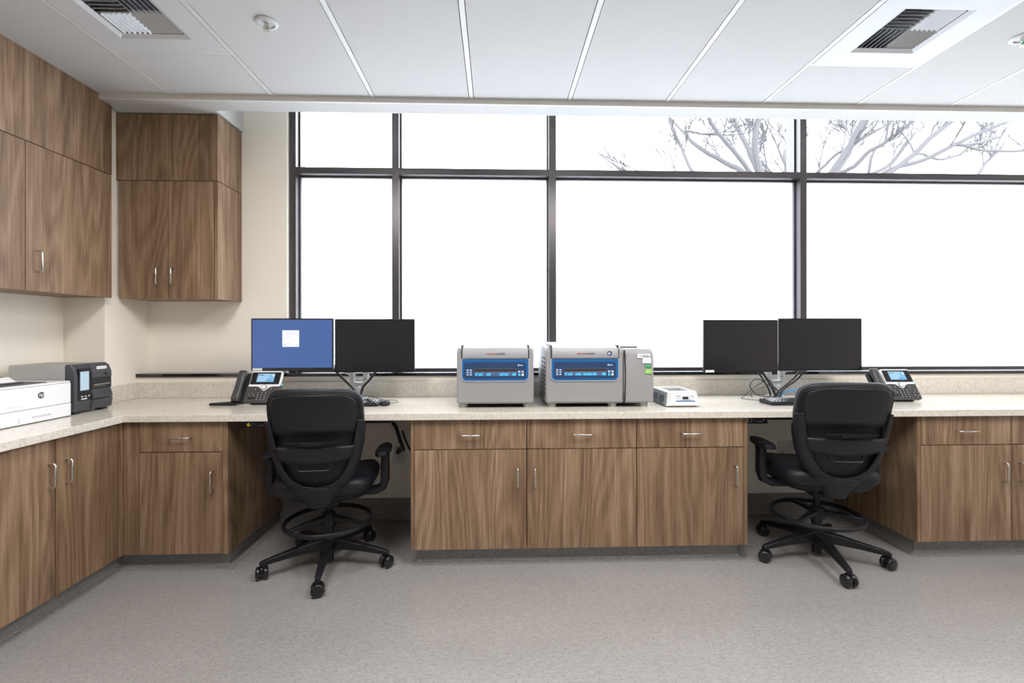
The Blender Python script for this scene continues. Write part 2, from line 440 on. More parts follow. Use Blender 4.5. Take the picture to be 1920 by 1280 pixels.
# windows: dark mullions, clear upper panes, filmed lower panes
win = thing('window_1', None, None, (0, YW, 0), kind='structure')
MUL = [(-1.493, -1.447), (-.756, -.706), (.393, .444), (2.289, 2.338), (4.40, 4.45)]
Y0, YG = 3.505, 3.585
for a, b in MUL: obj('mullion', MB().box(a, b, Y0, 3.68, 1.03, 3.2), M['bronze'], win, world=True, bevel=.0015)
obj('transom', MB().box(-1.45, XR, Y0+.001, 3.679, 2.465, 2.512), M['bronze'], win, world=True, bevel=.0015)
obj('sill_frame', MB().box(-1.45, XR, YG-.035, YG+.06, 1.026, 1.046), M['bronze'], win, world=True, bevel=.0015)
gaps = [(MUL[i][1], MUL[i+1][0]) for i in range(4)] + [(MUL[4][1], XR)]
for a, b in gaps:
    g = MB()
    for z0, z1 in ((1.046, 2.465), (2.512, 3.2)):
        w = .010
        g.box(a, a+w, YG-.02, YG+.02, z0, z1).box(b-w, b, YG-.02, YG+.02, z0, z1).box(a+w, b-w, YG-.02, YG+.02, z1-w, z1)
        if z0 > 2: g.box(a+w, b-w, YG-.02, YG+.02, z0, z0+w)
    obj('glazing_bead', g, M['bronze'], win, world=True)
    obj('clear_pane', MB().box(a+.002, b-.002, YG, YG+.006, 2.512, 3.2), M['glass'], win, world=True)
    obj('frosted_pane', MB().box(a+.002, b-.002, YG, YG+.006, 1.046, 2.465), M['film'], win, world=True)

# outdoors
struct('ground_outside', MB().box(-25, 45, 3.9, 60, -.35, -.3), M['pavement'])
LIMBS = [
    ([(6.09, 3.24), (5.94, 3.83), (5.79, 4.12), (5.54, 4.41), (5.35, 4.84), (5.25, 5.23), (5.3, 5.62), (5.37, 5.86)], 0.0502, 0.0279, -0.6),
    ([(5.52, 4.43), (5.35, 4.84), (5.05, 5.13), (4.66, 5.51), (4.44, 5.88)], 0.0335, 0.0179, 0.8),
    ([(5.84, 4.02), (5.45, 4.45), (5.1, 4.74), (4.66, 5.08), (4.21, 5.41), (4.02, 5.6), (3.53, 5.86)], 0.0251, 0.0112, -1),
    ([(4.46, 4.47), (4.26, 4.76), (4.07, 5.36), (3.94, 5.87)], 0.0123, 0.0089, 0.4),
    ([(4.85, 4.16), (4.46, 4.47), (3.89, 4.77), (3.62, 4.9), (3.23, 4.94), (2.94, 5.15)], 0.0134, 0.0056, 0.9),
    ([(4.02, 5.6), (4.31, 5.58), (4.61, 5.57)], 0.0067, 0.0045, 0.2),
    ([(6.09, 3.63), (6.02, 4.21), (5.89, 4.75), (5.77, 5.38), (5.7, 5.82)], 0.0391, 0.0223, 0.7),
    ([(5.77, 5.38), (5.65, 5.62), (5.47, 5.84)], 0.0167, 0.0123, -0.3),
    ([(6.09, 4.17), (6.17, 4.75), (5.99, 5.29), (5.92, 5.82)], 0.0167, 0.01, 0.9),
    ([(6.09, 3.24), (6.14, 3.83), (6.19, 4.41), (6.27, 5.0), (6.29, 5.88)], 0.067, 0.0447, -0.2),
    ([(6.19, 3.63), (6.34, 4.32), (6.59, 5.05), (6.71, 5.39), (7.02, 5.86)], 0.0502, 0.0363, 0.9),
    ([(6.19, 3.44), (6.49, 3.98), (6.71, 4.32), (6.89, 4.71), (7.04, 5.15), (7.14, 5.55)], 0.0335, 0.0201, -0.9),
    ([(6.16, 3.24), (6.54, 3.83), (6.86, 4.22), (7.14, 4.52), (7.39, 4.77), (7.64, 5.06), (8.1, 5.61), (8.35, 5.91)], 0.0447, 0.0268, 0.5),
    ([(7.39, 4.72), (7.59, 4.82), (7.84, 5.09), (8.15, 5.31), (8.5, 5.61), (8.85, 5.91)], 0.0201, 0.0123, -0.6),
    ([(7.29, 4.62), (7.59, 4.92), (8.0, 5.34), (8.3, 5.66), (8.5, 5.91)], 0.0179, 0.0112, 0.9),
    ([(6.16, 2.95), (6.84, 3.49), (7.59, 4.08), (7.89, 4.43), (8.3, 4.78), (8.7, 5.22), (9.06, 5.57), (9.36, 5.92)], 0.0335, 0.0156, -1),
    ([(7.99, 4.5), (8.3, 4.78), (8.96, 5.13), (9.46, 5.63), (9.82, 5.88)], 0.0201, 0.0145, 0.8),
    ([(7.99, 4.43), (8.35, 4.75), (9.01, 4.93), (9.56, 5.21), (10.07, 5.46), (10.59, 5.64), (11.31, 5.77)], 0.0223, 0.0089, -0.7),
    ([(9.87, 5.36), (10.59, 5.47), (11.31, 5.7), (11.62, 5.8)], 0.0128, 0.0078, 0.5),
    ([(9.92, 5.41), (10.48, 5.19), (11.15, 5.14), (11.56, 5.18)], 0.0078, 0.005, -0.4),
    ([(9.01, 5.1), (9.36, 5.23), (9.87, 5.19), (10.38, 5.29), (10.79, 5.45)], 0.0073, 0.005, 0.6),
    ([(10.12, 4.3), (10.59, 4.75), (10.89, 5.05), (11.36, 5.43), (11.56, 5.55)], 0.0134, 0.0067, 0.4),
    ([(6.89, 4.71), (7.14, 5.03), (7.49, 5.26), (7.79, 5.43)], 0.01, 0.0056, -0.5),
    ([(7.99, 4.43), (8.3, 5.27), (8.7, 5.52), (8.96, 5.91)], 0.01, 0.0056, 0.5),
]
def make_tree():
    """open vase-shaped crown; limbs given as (x, z) runs in metres that also spread in depth"""
    rnd = random.Random(5); mb = MB()
    limbs = [(p, a*1.35 + .020, b*1.35 + .018, d) for p, a, b, d in LIMBS]
    base = Vector((6.35, 10.0, -.3))
    mb.tube([base, base+Vector((.02, 0, 1.5)), Vector((6.28, 10, 2.3)), Vector((6.22, 10, 3.0))], [.24, .20, .19, .15], 12)
    def twig(p, d, L_, r, lev):
        n = 5; q = Vector(p); dd = Vector(d).normalized(); pts = [q.copy()]; rs = [r]
        for i in range(n):
            dd = (dd + Vector((rnd.uniform(-.16, .16), rnd.uniform(-.2, .2), rnd.uniform(-.10, .14)))).normalized()
            q = q + dd*L_/n; pts.append(q.copy()); rs.append(max(.010, r*(1-.7*(i+1)/n)))
        mb.tube(pts, rs, 5)
        if lev < 2:
            for k in range(3):
                i = rnd.randint(1, n-1)
                twig(pts[i], dd + Vector((rnd.uniform(-.8, .8), rnd.uniform(-.5, .5), rnd.uniform(-.1, .5))), L_*.55, rs[i]*.7, lev+1)
    for pts, r0, r1, dy in limbs:
        P = smooth_path([(x, 10 + dy*i/(len(pts)-1)*(1.2 if len(pts) > 3 else .7), z) for i, (x, z) in enumerate(pts)], 4)
        # the limbs go on past the top of the view, thinning out
        e = (P[-1]-P[-3]).normalized(); P += [P[-1] + e*.5 + Vector((0, 0, .05)), P[-1] + e*1.1 + Vector((.05, 0, .2))]
        m_ = len(P); rs = [r0 + (r1-r0)*i/(m_-3) if i < m_-2 else r1*(.6 if i == m_-2 else .25) for i in range(m_)]
        P = [p + Vector((rnd.uniform(-.012, .012), 0, rnd.uniform(-.012, .012))) for p in P]
        mb.tube(P, rs, 8)
        for k in range(max(2, m_//5)):
            i = rnd.randint(m_//3, m_-2); d = (P[i+1]-P[i]).normalized()
            sx = rnd.choice((-1, 1))
            twig(P[i], d + Vector((sx*rnd.uniform(.3, .8), rnd.uniform(-.5, .5), rnd.uniform(0, .4))), rnd.uniform(.5, 1.3), max(.017, rs[i]*.38), 0)
    return mb
tree = obj('bare_tree', make_tree(), M['bark'], smooth=True)
tag(tree, 'bare pale-barked tree spreading its branches outside the right-hand windows', 'tree')

# ------------------------------------------------------------------ ceiling fittings
def make_vent(cx, flip):
    """square diffuser panel; the opening sits toward one side of the panel as in the room"""
    x0, x1, y0, y1 = cx-.290, cx+.290, 1.943, 2.535
    oy0, oy1 = 2.085, 2.425; ox0, ox1 = cx-.170, cx+.170
    t = thing('ceiling_vent', None, 'vent', (cx, 2.24, CZ), group='square ceiling diffusers')
    z = CZ-.002
    p = MB().box(x0, x1, y0, oy0, z, z+.02).box(x0, x1, oy1, y1, z, z+.02).box(x0, ox0, oy0, oy1, z, z+.02).box(ox1, x1, oy0, oy1, z, z+.02)
    obj('panel', p, M['vent'], t, world=True)
    # sloping throat
    w = .022; zt = z+.012; fr = MB()
    a = [(ox0, oy0, z), (ox1, oy0, z), (ox1, oy1, z), (ox0, oy1, z)]
    b = [(ox0+w, oy0+w, zt), (ox1-w, oy0+w, zt), (ox1-w, oy1-w, zt), (ox0+w, oy1-w, zt)]
    fr.add(a+b, [(i, (i+1) % 4, 4+(i+1) % 4, 4+i) for i in range(4)])
    obj('throat', fr, M['vent'], t, world=True)
    obj('duct_box', MB().add([(ox0+w, oy0+w, zt), (ox1-w, oy0+w, zt), (ox1-w, oy1-w, zt), (ox0+w, oy1-w, zt),
        (ox0+w, oy0+w, zt+.11), (ox1-w, oy0+w, zt+.11), (ox1-w, oy1-w, zt+.11), (ox0+w, oy1-w, zt+.11)],
        [(4,5,6,7), (0,1,5,4), (1,2,6,5), (2,3,7,6), (3,0,4,7)]), M['duct_shade'], t, world=True)
    cy = (oy0+oy1)/2; zs = z+.007; n = 6
    def slat(p0, p1, d):
        """blade from p0 to p1 rising toward d"""
        p0 = Vector(p0); p1 = Vector(p1); d = Vector(d); h = .019; th = .0016
        up = Vector((0, 0, h)); q = d*.017
        nn = Vector((0, 0, th))
        vs = [p0, p1, p1+q+up, p0+q+up, p0+nn, p1+nn, p1+q+up+nn, p0+q+up+nn]
        obj('slat', MB().add([tuple(v) for v in vs], [(0,1,2,3), (4,7,6,5), (0,4,5,1), (1,5,6,2), (2,6,7,3), (3,7,4,0)]), M['vent'], t, world=True)
    xa, xb, ya, yb = ox0+.022, ox1-.022, oy0+.022, oy1-.022
    s = 1 if not flip else -1
    for i in range(n):
        f = (i+.5)/n
        if not flip:
            slat((xa, ya+(cy-ya)*f, zs), (cx, ya+(cy-ya)*f, zs), (0, 1, 0))            # near left, across
            slat((cx+(xb-cx)*f, ya, zs), (cx+(xb-cx)*f, cy, zs), (-1, 0, 0))          # near right, lengthwise
            slat((xa+(cx-xa)*f, cy, zs), (xa+(cx-xa)*f, yb, zs), (1, 0, 0))           # far left, lengthwise
            slat((cx, cy+(yb-cy)*f, zs), (xb, cy+(yb-cy)*f, zs), (0, -1, 0))          # far right, across
        else:
            slat((xa, ya+(cy-ya)*f, zs), (cx, ya+(cy-ya)*f, zs), (0, 1, 0))
            slat((cx+(xb-cx)*f, ya, zs), (cx+(xb-cx)*f, cy, zs), (-1, 0, 0))
            slat((xa+(cx-xa)*f, cy, zs), (xa+(cx-xa)*f, yb, zs), (1, 0, 0))
            slat((cx, cy+(yb-cy)*f, zs), (xb, cy+(yb-cy)*f, zs), (0, -1, 0))
    return t
tag(make_vent(-1.681, False), 'square white louvred ceiling vent above the corner cabinets at left')
tag(make_vent(2.016, True), 'square white louvred ceiling vent over the right-hand drafting chair')

def make_sprinkler(x, y, label):
    t = thing('fire_sprinkler', label, 'sprinkler', (x, y, CZ), group='ceiling sprinklers')
    obj('escutcheon', MB().lathe([(.0, -.001), (.052, -.001), (.052, -.004), (.045, -.009), (.036, -.010), (.033, -.004), (.012, -.003), (0, -.003)][1:], 32), M['vent'], t, smooth=True)
    h = MB().cyl((0, 0, -.003), (0, 0, -.020), .010, .008, 14)
    h.tube([(-.010, 0, -.014), (-.014, 0, -.026), (-.004, 0, -.040)], .0022, 6).tube([(.010, 0, -.014), (.014, 0, -.026), (.004, 0, -.040)], .0022, 6)
    obj('frame', h, M['steel'], t, smooth=True)
    obj('bulb', MB().cyl((0, 0, -.018), (0, 0, -.038), .003, n=8), M['green'], t)
    obj('deflector', MB().cyl((0, 0, -.040), (0, 0, -.043), .014, n=16), M['steel'], t)
make_sprinkler(-1.076, 2.281, 'white recessed fire sprinkler in the ceiling right of the left vent')
make_sprinkler(2.615, 2.276, 'white recessed fire sprinkler cut by the right edge of the photo')

for x, y, watts in LIGHT_POS:  # unseen panels overhead, added to brighten the room
    t = thing('fill_ceiling_light', 'flat rectangular ceiling light panel added out of view to light the room', 'light', (x, y, CZ), group='added ceiling light panels')
    f = MB().box(-.30, .30, -.60, -.58, -.006, 0).box(-.30, .30, .58, .60, -.006, 0).box(-.30, -.28, -.58, .58, -.006, 0).box(.28, .30, -.58, .58, -.006, 0)
    obj('frame', f, M['grid'], t)
    ld = bpy.data.lights.new('fill_ceiling_lamp', 'AREA'); ld.shape = 'RECTANGLE'; ld.size = .56; ld.size_y = 1.16
    ld.energy = watts; ld.color = LIGHT_COL
    lo = bpy.data.objects.new('lamp', ld); COL.objects.link(lo); lo.parent = t; lo.location = (0, 0, -.008)

# ------------------------------------------------------------------ cabinets
def handle_v(parent, x, y, z0, z1, face='y', out=.03):
    """vertical bar pull; face 'y' sticks toward -y, face 'x' toward +x"""
    if face == 'y': pts = [(x, y, z0), (x, y-out*.75, z0), (x, y-out, z0+.008), (x, y-out, z1-.008), (x, y-out*.75, z1), (x, y, z1)]
    else: pts = [(x, y, z0), (x+out*.75, y, z0), (x+out, y, z0+.008), (x+out, y, z1-.008), (x+out*.75, y, z1), (x, y, z1)]
    return obj('handle', MB().tube(pts, .0048, 10), M['steel'], parent, smooth=True, world=True, angle=50)
def handle_h(parent, x0, x1, y, z, out=.03):
    pts = [(x0, y, z), (x0, y-out*.75, z), (x0+.008, y-out, z), (x1-.008, y-out, z), (x1, y-out*.75, z), (x1, y, z)]
    return obj('handle', MB().tube(pts, .0048, 10), M['steel'], parent, smooth=True, world=True, angle=50)
G = .0022
def front(name, x0, x1, z0, z1, y, parent, th=.019):
    return obj(name, MB().box(x0+G, x1-G, y, y+th, z0+G, z1-G), M['wood'], parent, world=True, bevel=.0008)

def base_unit(x0, x1, label, hinge, end_l=None, end_r=None, filler=None, dx=None):
    """x0..x1 door width; end_l / end_r outer faces of finished end panels"""
    a = end_l if end_l is not None else (filler if filler is not None else x0); b = end_r if end_r is not None else x1
    t = thing('base_cabinet', label, 'cabinet', (a, FY, .094), group='base cabinets of the window run')
    ca = x0+.001 if end_l is None else x0
    obj('carcass', MB().box((filler if filler is not None else ca), x1-.001, FY+.020, YS-.004, .096, .822), M['gap'], t, world=True)
    d = front('door', x0, x1, .094, .655, FY, t)
    w = front('drawer', x0, x1, .655, .822, FY, t)
    hx = x1-.052 if hinge == 'l' else x0+.045
    handle_v(d, hx, FY, .443, .553)
    c = (x0+x1)/2 if dx is None else dx
    handle_h(w, c-.055, c+.055, FY, .738)
    if end_l is not None: obj('end_panel', MB().box(end_l, x0-.0005, FY, YS-.004, .094, .822), M['wood'], t, world=True, bevel=.0008)
    if end_r is not None: obj('end_panel', MB().box(x1+.0005, end_r, FY, YS-.004, .094, .822), M['wood'], t, world=True, bevel=.0008)
    if filler is not None: obj('filler_panel', MB().box(filler+.001, x0-G, FY, FY+.019, .094+G, .822-G), M['wood'], t, world=True, bevel=.0008)
    return t
base_unit(-1.952, -1.501, 'walnut base cabinet in the corner, left of the left-hand chair', 'l', end_r=-1.475, filler=FX)
base_unit(-.457, .174, 'walnut base cabinet directly right of the left-hand chair', 'l', end_l=-.475)
base_unit(.174, .798, 'walnut base cabinet in the middle, below the wide centrifuge', 'r')
base_unit(.798, 1.414, 'walnut base cabinet just left of the right-hand kneehole', 'l', end_r=1.436)
base_unit(2.458, 3.002, 'walnut base cabinet just right of the right-hand chair', 'l', end_l=2.436, dx=2.723)
base_unit(3.002, 3.55, 'walnut base cabinet cut by the right edge of the photo', 'r')
base_unit(3.55, 4.1, 'walnut base cabinet beyond the right edge of the photo', 'l')
base_unit(4.1, 4.70, 'walnut base cabinet at the far right end of the run', 'r')

def left_unit(y0, ym, y1, label, filler=None):
    t = thing('base_cabinet', label, 'cabinet', (FX, y0, .094), group='base cabinets of the left run')
    top = filler or y1
    obj('carcass', MB().box(XL+.003, FX-.020, y0+.001, top-.001, .096, .822), M['gap'], t, world=True)
    for a, b in ((y0, ym), (ym, y1)):
        d = obj('door', MB().box(FX-.019, FX, a+G, b-G, .094+G, .822-G), M['wood'], t, world=True, bevel=.0008)
        handle_v(d, FX, (b-.035 if a == y0 else a+.052), .605, .714, 'x')
    if filler: obj('filler_panel', MB().box(FX-.019, FX-.0005, y1+G, filler-.001, .094+G, .822-G), M['wood'], t, world=True)
left_unit(1.88, 2.275, 2.645, 'walnut two-door base cabinet below the printers at left', FY)
left_unit(1.10, 1.49, 1.88, 'walnut two-door base cabinet left of the photo, nearest the camera')

def upper_left():
    X = -2.413; t = thing('wall_cabinet', 'long walnut wall cabinet on the left wall above the printers', 'cabinet', (X, 1.0, 1.53))
    obj('carcass', MB().box(XL+.002, X-.020, 1.0, YC-.002, 1.532, 2.736), M['wood'], t, world=True)
    splits = [1.0, 1.43, 1.98, 2.532, YC-.003]
    for i in range(4):
        d = obj('door', MB().box(X-.019, X, splits[i]+G, splits[i+1]-G, 1.53, 2.30-G), M['wood'], t, world=True, bevel=.0008)
        y = splits[i]+.058
        handle_v(d, X, y, 1.632, 1.742, 'x')
    obj('top_panel', MB().box(X-.019, X, 1.0, 2.984, 2.30+G, CZ-.001).box(X-.019, X, 2.984, YC-.003, 2.30+G, 2.736), M['wood'], t, world=True)
upper_left()
def upper_back():
    Y = 3.175; x0, x1 = XW+.002, -1.812
    t = thing('wall_cabinet', 'walnut two-door wall cabinet in the corner beside the window', 'cabinet', (x0, Y, 1.53))
    obj('carcass', MB().box(x0+.018, x1-.020, Y+.020, YW-.002, 1.534, 2.730), M['wood'], t, world=True)
    obj('top_panel', MB().box(x0, x1-.0045, Y, Y+.019, 2.30+G, 2.732), M['wood'], t, world=True, bevel=.0008)
    xm = -2.128
    for a, b, hx in ((x0+.016, xm, xm-.060), (xm, x1-.022, xm+.034)):
        d = front('door', a, b, 1.53, 2.30, Y, t); handle_v(d, hx, Y, 1.625, 1.733)
    obj('side_panel', MB().box(x1-.019, x1, Y, YW-.002, 1.53, 2.30-G), M['wood'], t, world=True, bevel=.0008)
    obj('side_panel', MB().box(x1-.004, x1, Y, YW-.002, 2.30+G, 2.732), M['wood'], t, world=True)
upper_back()

# worktop, one L-shaped slab with upstands
CT = .864
wt = thing('worktop', 'continuous pale speckled quartz worktop with low backsplash along both walls', 'countertop', (0, 2.648, CT))
poly = [(XL+.002, 1.05), (-2.01, 1.05), (-2.01, 2.648), (XR-.002, 2.648), (XR-.002, YS-.002), (XW+.002, YS-.002), (XW+.002, YC-.002), (XL+.002, YC-.002)]
obj('slab', MB().prism(poly, CT-.0385, CT, 'z'), M['quartz'], wt, world=True, bevel=.002)
obj('backsplash', MB().box(XW+.022, XR-.004, YS-.022, YS-.002, CT+.0005, .969), M['quartz'], wt, world=True, bevel=.0015)
obj('backsplash', MB().box(XW+.002, XW+.0215, YC+.001, YS-.002, CT+.0005, .969), M['quartz'], wt, world=True, bevel=.0015)
obj('backsplash', MB().box(XL+.006, XL+.026, 1.05, YC-.003, CT+.0005, .962), M['quartz'], wt, world=True, bevel=.0015)

# ------------------------------------------------------------------ drafting chair
def interp(tab, z):
    if z <= tab[0][0]: return tab[0][1]
    for (a, b), (c, d) in zip(tab[:-1], tab[1:]):
        if z <= c: return b + (d-b)*(z-a)/(c-a)
    return tab[-1][1]
SPINE = [(.40, -.185), (.46, -.215), (.55, -.250), (.65, -.268), (.75, -.283), (.85, -.302), (.95, -.328), (1.04, -.362)]
WC = [(.455, .06), (.475, .105), (.50, .140), (.54, .172), (.58, .196), (.66, .226), (.75, .243), (.86, .250), (.93, .2505), (.965, .247), (.99, .238), (1.008, .222), (1.020, .195), (1.027, .155), (1.030, .09)]
def BP(x, z, t): return (x*.945, interp(SPINE, z) + .75*x*x + t, z)
def make_chair():
    t = thing('drafting_chair', None, 'chair', (0, 0, 0), group='black drafting chairs at the worktop')
    # back cushion
    zs = [.455, .475, .50, .54, .58, .62, .66, .70, .75, .785, .80, .86, .90, .93, .965, .99, 1.008, 1.020, 1.027, 1.030]
    rings = []
    for i, z in enumerate(zs):
        w = interp(WC, z); e = min(1, (1.034-z)/.05, (z-.440)/.06); tk = .042*math.sqrt(max(.06, e)); ring = []; fwd = .030 if z > .79 else .042
        for k in range(36):
            a = 2*PI*k/36; c, s = math.cos(a), math.sin(a)
            x = w*math.copysign(abs(c)**.35, c); y = tk*math.copysign(abs(s)**.6, s)
            ring.append(BP(x, z, y+fwd))
        rings.append(ring)
    cb = MB().loft(rings)
    cb.mi = [1 if (sum(cb.v[i].z for i in f)/len(f) < .792 and sum(cb.v[i].y for i in f)/len(f) < interp(SPINE, cb.v[f[0]].z)+.75*(sum(cb.v[i].x for i in f)/len(f))**2+.035) else 0 for f in cb.f]
    cush = obj('backrest', cb, [M['blk_soft'], M['mesh_shade']], t, smooth=True, angle=80)
    # piping line round the rear panel
    def outline(zlo, zhi, inset, zs_):
        L_ = [(-max(.01, interp(WC, z)-inset), z) for z in zs_]; return L_
    zz = [.80, .84, .88, .92, .955, .978, .992, 1.000, 1.004]
    wp = [.230, .234, .237, .237, .233, .224, .206, .172, .115]
    pts = [(-w, z) for w, z in zip(wp, zz)] + [(0, 1.008)] + [(w, z) for w, z in zip(wp[::-1], zz[::-1])]
    # upper rear panel
    vs = []; fs = []; nx = 14
    zz2 = [.797, .83, .87, .91, .945, .966, .984, .995, 1.002]
    wp2 = [.226, .230, .233, .233, .229, .222, .206, .176, .118]
    for z, w in zip(zz2, wp2):
        for i in range(nx+1):
            x = -w + 2*w*i/nx; vs.append(BP(x, z, -.014 - .004*(1-(x/w)**2)))
    for j in range(len(zz2)-1):
        for i in range(nx): fs.append((j*(nx+1)+i, j*(nx+1)+i+1, (j+1)*(nx+1)+i+1, (j+1)*(nx+1)+i))
    obj('rear_panel', MB().add(vs, fs), M['blk_shell'], t, smooth=True, solid=.010)
    obj('piping', MB().tube([BP(p.x, p.y, -.014) for p in smooth_path([(a, b, 0) for a, b in pts], 3)], .0028, 6), M['blk'], cush, smooth=True)
    # lumbar band
    vs = []; fs = []; n = 18
    for i in range(n+1):
        u = -1 + 2*i/n
        zt = .733; zb = .645 + .022*abs(u)**2.2 
        for j in range(5):
            z = zb + (zt-zb)*j/4; w = interp([(.63, .178), (.67, .192), (.74, .212)], z); x = w*u
            vs.append(BP(x, z, -.030 - .004*(1-u*u)))
    for i in range(n):
        for j in range(4): fs.append((i*5+j, (i+1)*5+j, (i+1)*5+j+1, i*5+j+1))
    obj('lumbar_band', MB().add(vs, fs), M['blk_shell'], t, smooth=True, solid=.010)
    # adjuster clip below the band
    c = MB().tube([BP(-.085, .662, -.026), BP(-.083, .617, -.034), BP(-.070, .610, -.036), BP(.070, .610, -.036), BP(.083, .617, -.034), BP(.085, .662, -.026)], .006, 8)
    obj('lumbar_adjuster', c, M['blk'], t, smooth=True)
    obj('slide_rail', MB().box(-.13, .13, -.335, -.318, .757, .763).box(-.05, .05, -.335, -.32, .748, .756), M['blk'], t)
    # shell: U-shaped frame that runs together into the stem
    WO = [(.395, .058), (.42, .066), (.45, .088), (.48, .116), (.51, .146), (.55, .178), (.60, .205), (.66, .228), (.75, .248), (.84, .256), (.875, .257)]
    WI = [(.512, .0), (.515, .030), (.522, .060), (.535, .090), (.555, .120), (.58, .142), (.62, .165), (.68, .188), (.75, .206), (.82, .219), (.862, .226)]
    zl = [.512, .515, .522, .535, .555, .58, .60, .62, .65, .68, .72, .75, .79, .82, .85, .866]
    vs = []; fs = []; m_ = 6
    for side in (-1, 1):
        n0 = len(vs)
        for j, z in enumerate(zl):
            wo, wi = interp(WO, z), interp(WI, z)
            zt = z + (0 if j < len(zl)-1 else 0)
            for i in range(m_+1):
                f = i/m_; x = side*(wi + (wo-wi)*f)
                dz = .010*f if j == len(zl)-1 else 0
                tt = -.026 + .030*f**3 + .006*(1-f)**3
                vs.append(BP(x, z-dz, tt))
        for j in range(len(zl)-1):
            for i in range(m_): fs.append((n0+j*(m_+1)+i, n0+j*(m_+1)+i+1, n0+(j+1)*(m_+1)+i+1, n0+(j+1)*(m_+1)+i))
    zb = [.395, .41, .43, .45, .47, .49, .505, .512]
    n0 = len(vs)
    for z in zb:
        w = interp(WO, z)
        for i in range(13):
            u = -1 + 2*i/12; vs.append(BP(w*u, z, -.030 + .034*abs(u)**3))
    for j in range(len(zb)-1):
        for i in range(12): fs.append((n0+j*13+i, n0+j*13+i+1, n0+(j+1)*13+i+1, n0+(j+1)*13+i))
    mb = MB().add(vs, fs); 
    fo = obj('back_frame', mb, M['blk_shell'], t, smooth=True, solid=.014, bevel=.003, angle=60)
    bm = bmesh.new(); bm.from_mesh(fo.data); bmesh.ops.remove_doubles(bm, verts=bm.verts, dist=.0008); bmesh.ops.recalc_face_normals(bm, faces=bm.faces)
    for f in bm.faces: f.smooth = True
    bm.to_mesh(fo.data); bm.free()
    # stem from shell to mechanism
    rg = []
    for y, z, w, h in ((-.205, .425, .055, .030), (-.17, .415, .06, .030), (-.10, .415, .075, .028), (0, .418, .08, .026)):
        rg.append([(x, y, z+q) for x, q in rrect(-w, w, -h, h, .02, n=3)])
    obj('back_stem', MB().loft(rg), M['blk'], t, smooth=True)
    # seat
    def seat_ring(z, sx, sy, off=0):
        r_ = []
        for k in range(44):
            a = 2*PI*k/44; c, s = math.cos(a), math.sin(a)
            r_.append((sx*math.copysign(abs(c)**.45, c), off+.02+sy*math.copysign(abs(s)**.45, s), z - (.018*max(0, s)**4)))
        return r_
    seat = [seat_ring(.430, .13, .13), seat_ring(.434, .20, .19), seat_ring(.446, .240, .228), seat_ring(.468, .258, .246), seat_ring(.500, .263, .252),
            seat_ring(.522, .252, .245), seat_ring(.535, .240, .232), seat_ring(.541, .20, .195), seat_ring(.540, .10, .10)]
    obj('seat', MB().loft(seat), M['blk_soft'], t, smooth=True, angle=80)
    sh = [seat_ring(.402, .12, .12), seat_ring(.408, .19, .18), seat_ring(.424, .228, .214), seat_ring(.448, .242, .230)]
    obj('seat_shell', MB().loft(sh), M['blk'], t, smooth=True, angle=80)
    obj('mechanism', MB().rr(-.085, .085, -.14, .12, .03, .372, .432, 'z').cyl((.06, .02, .40), (.24, .05, .398), .006, n=8).box(.22, .275, .04, .062, .393, .403), M['blk'], t, bevel=.004)
    # arms
    for s in (-1, 1):
        pad = []
        for z, g_ in ((.622, .010), (.626, .003), (.640, 0), (.650, .004), (.655, .014)):
            pp = [(-.040, -.10), (-.043, .02), (-.036, .10), (-.018, .145), (.012, .150), (.034, .125), (.043, .04), (.043, -.06), (.030, -.105), (-.02, -.115)]
            pad.append([(s*(.305 + x*(1-g_*18)), -.01 + y*(1-g_*6), z) for x, y in pp])
        a = obj('armrest', MB().loft(pad), M['blk'], t, smooth=True, sub=1)
        post = [(s*.312, .0, .622), (s*.312, .0, .56), (s*.312, .0, .47), (s*.300, .0, .430), (s*.262, .0, .412), (s*.18, .0, .410), (s*.10, 0, .412)]
        rg = []
        for i, p in enumerate(post):
            d = Vector(post[min(i+1, 6)]) - Vector(post[max(i-1, 0)]); d.normalize()
            nrm = Vector((d.z, 0, -d.x)); hw = .033; ht = (.020, .022, .023, .022, .020, .018, .018)[i]
            rg.append([tuple(Vector(p) + Vector((0, 1, 0))*a_ + nrm*b_) for a_, b_ in rrect(-hw, hw, -ht, ht, .010, n=3)])
        obj('arm_post', MB().loft(rg), M['blk'], t, smooth=True)
        obj('arm_collar', MB().rr(s*.312-.022, s*.312+.022, -.036, .036, .012, .602, .6215, 'z'), M['blk'], t, smooth=True)
    # column, foot ring
    obj('gas_column', MB().cyl((0, 0, .025), (0, 0, .205), .026).cyl((0, 0, .205), (0, 0, .30), .030, .027).cyl((0, 0, .30), (0, 0, .372), .016), M['blk'], t, smooth=True)
    fr = obj('foot_ring', MB().ring(.232, .0125, .250, 56, 10), M['blk'], t, smooth=True)
    sp = MB().cyl((0, 0, .228), (0, 0, .292), .040, .036, 24)
    for k in range(3):
        a = R(100+120*k); c, s = math.cos(a), math.sin(a)
        sp.loft([[(c*d - s*x, s*d + c*x, z+q) for x, q in rrect(-w, w, -h, h, .004, n=2)] for d, z, w, h in ((.03, .266, .022, .014), (.13, .262, .015, .010), (.226, .252, .010, .007))])
    obj('ring_bracket', sp, M['blk'], fr, smooth=True, angle=50)
    # five-star base
    obj('hub', MB().lathe([(.03, .075), (.040, .080), (.045, .10), (.045, .145), (.040, .160), (.030, .165)]), M['blk'], t, smooth=True)
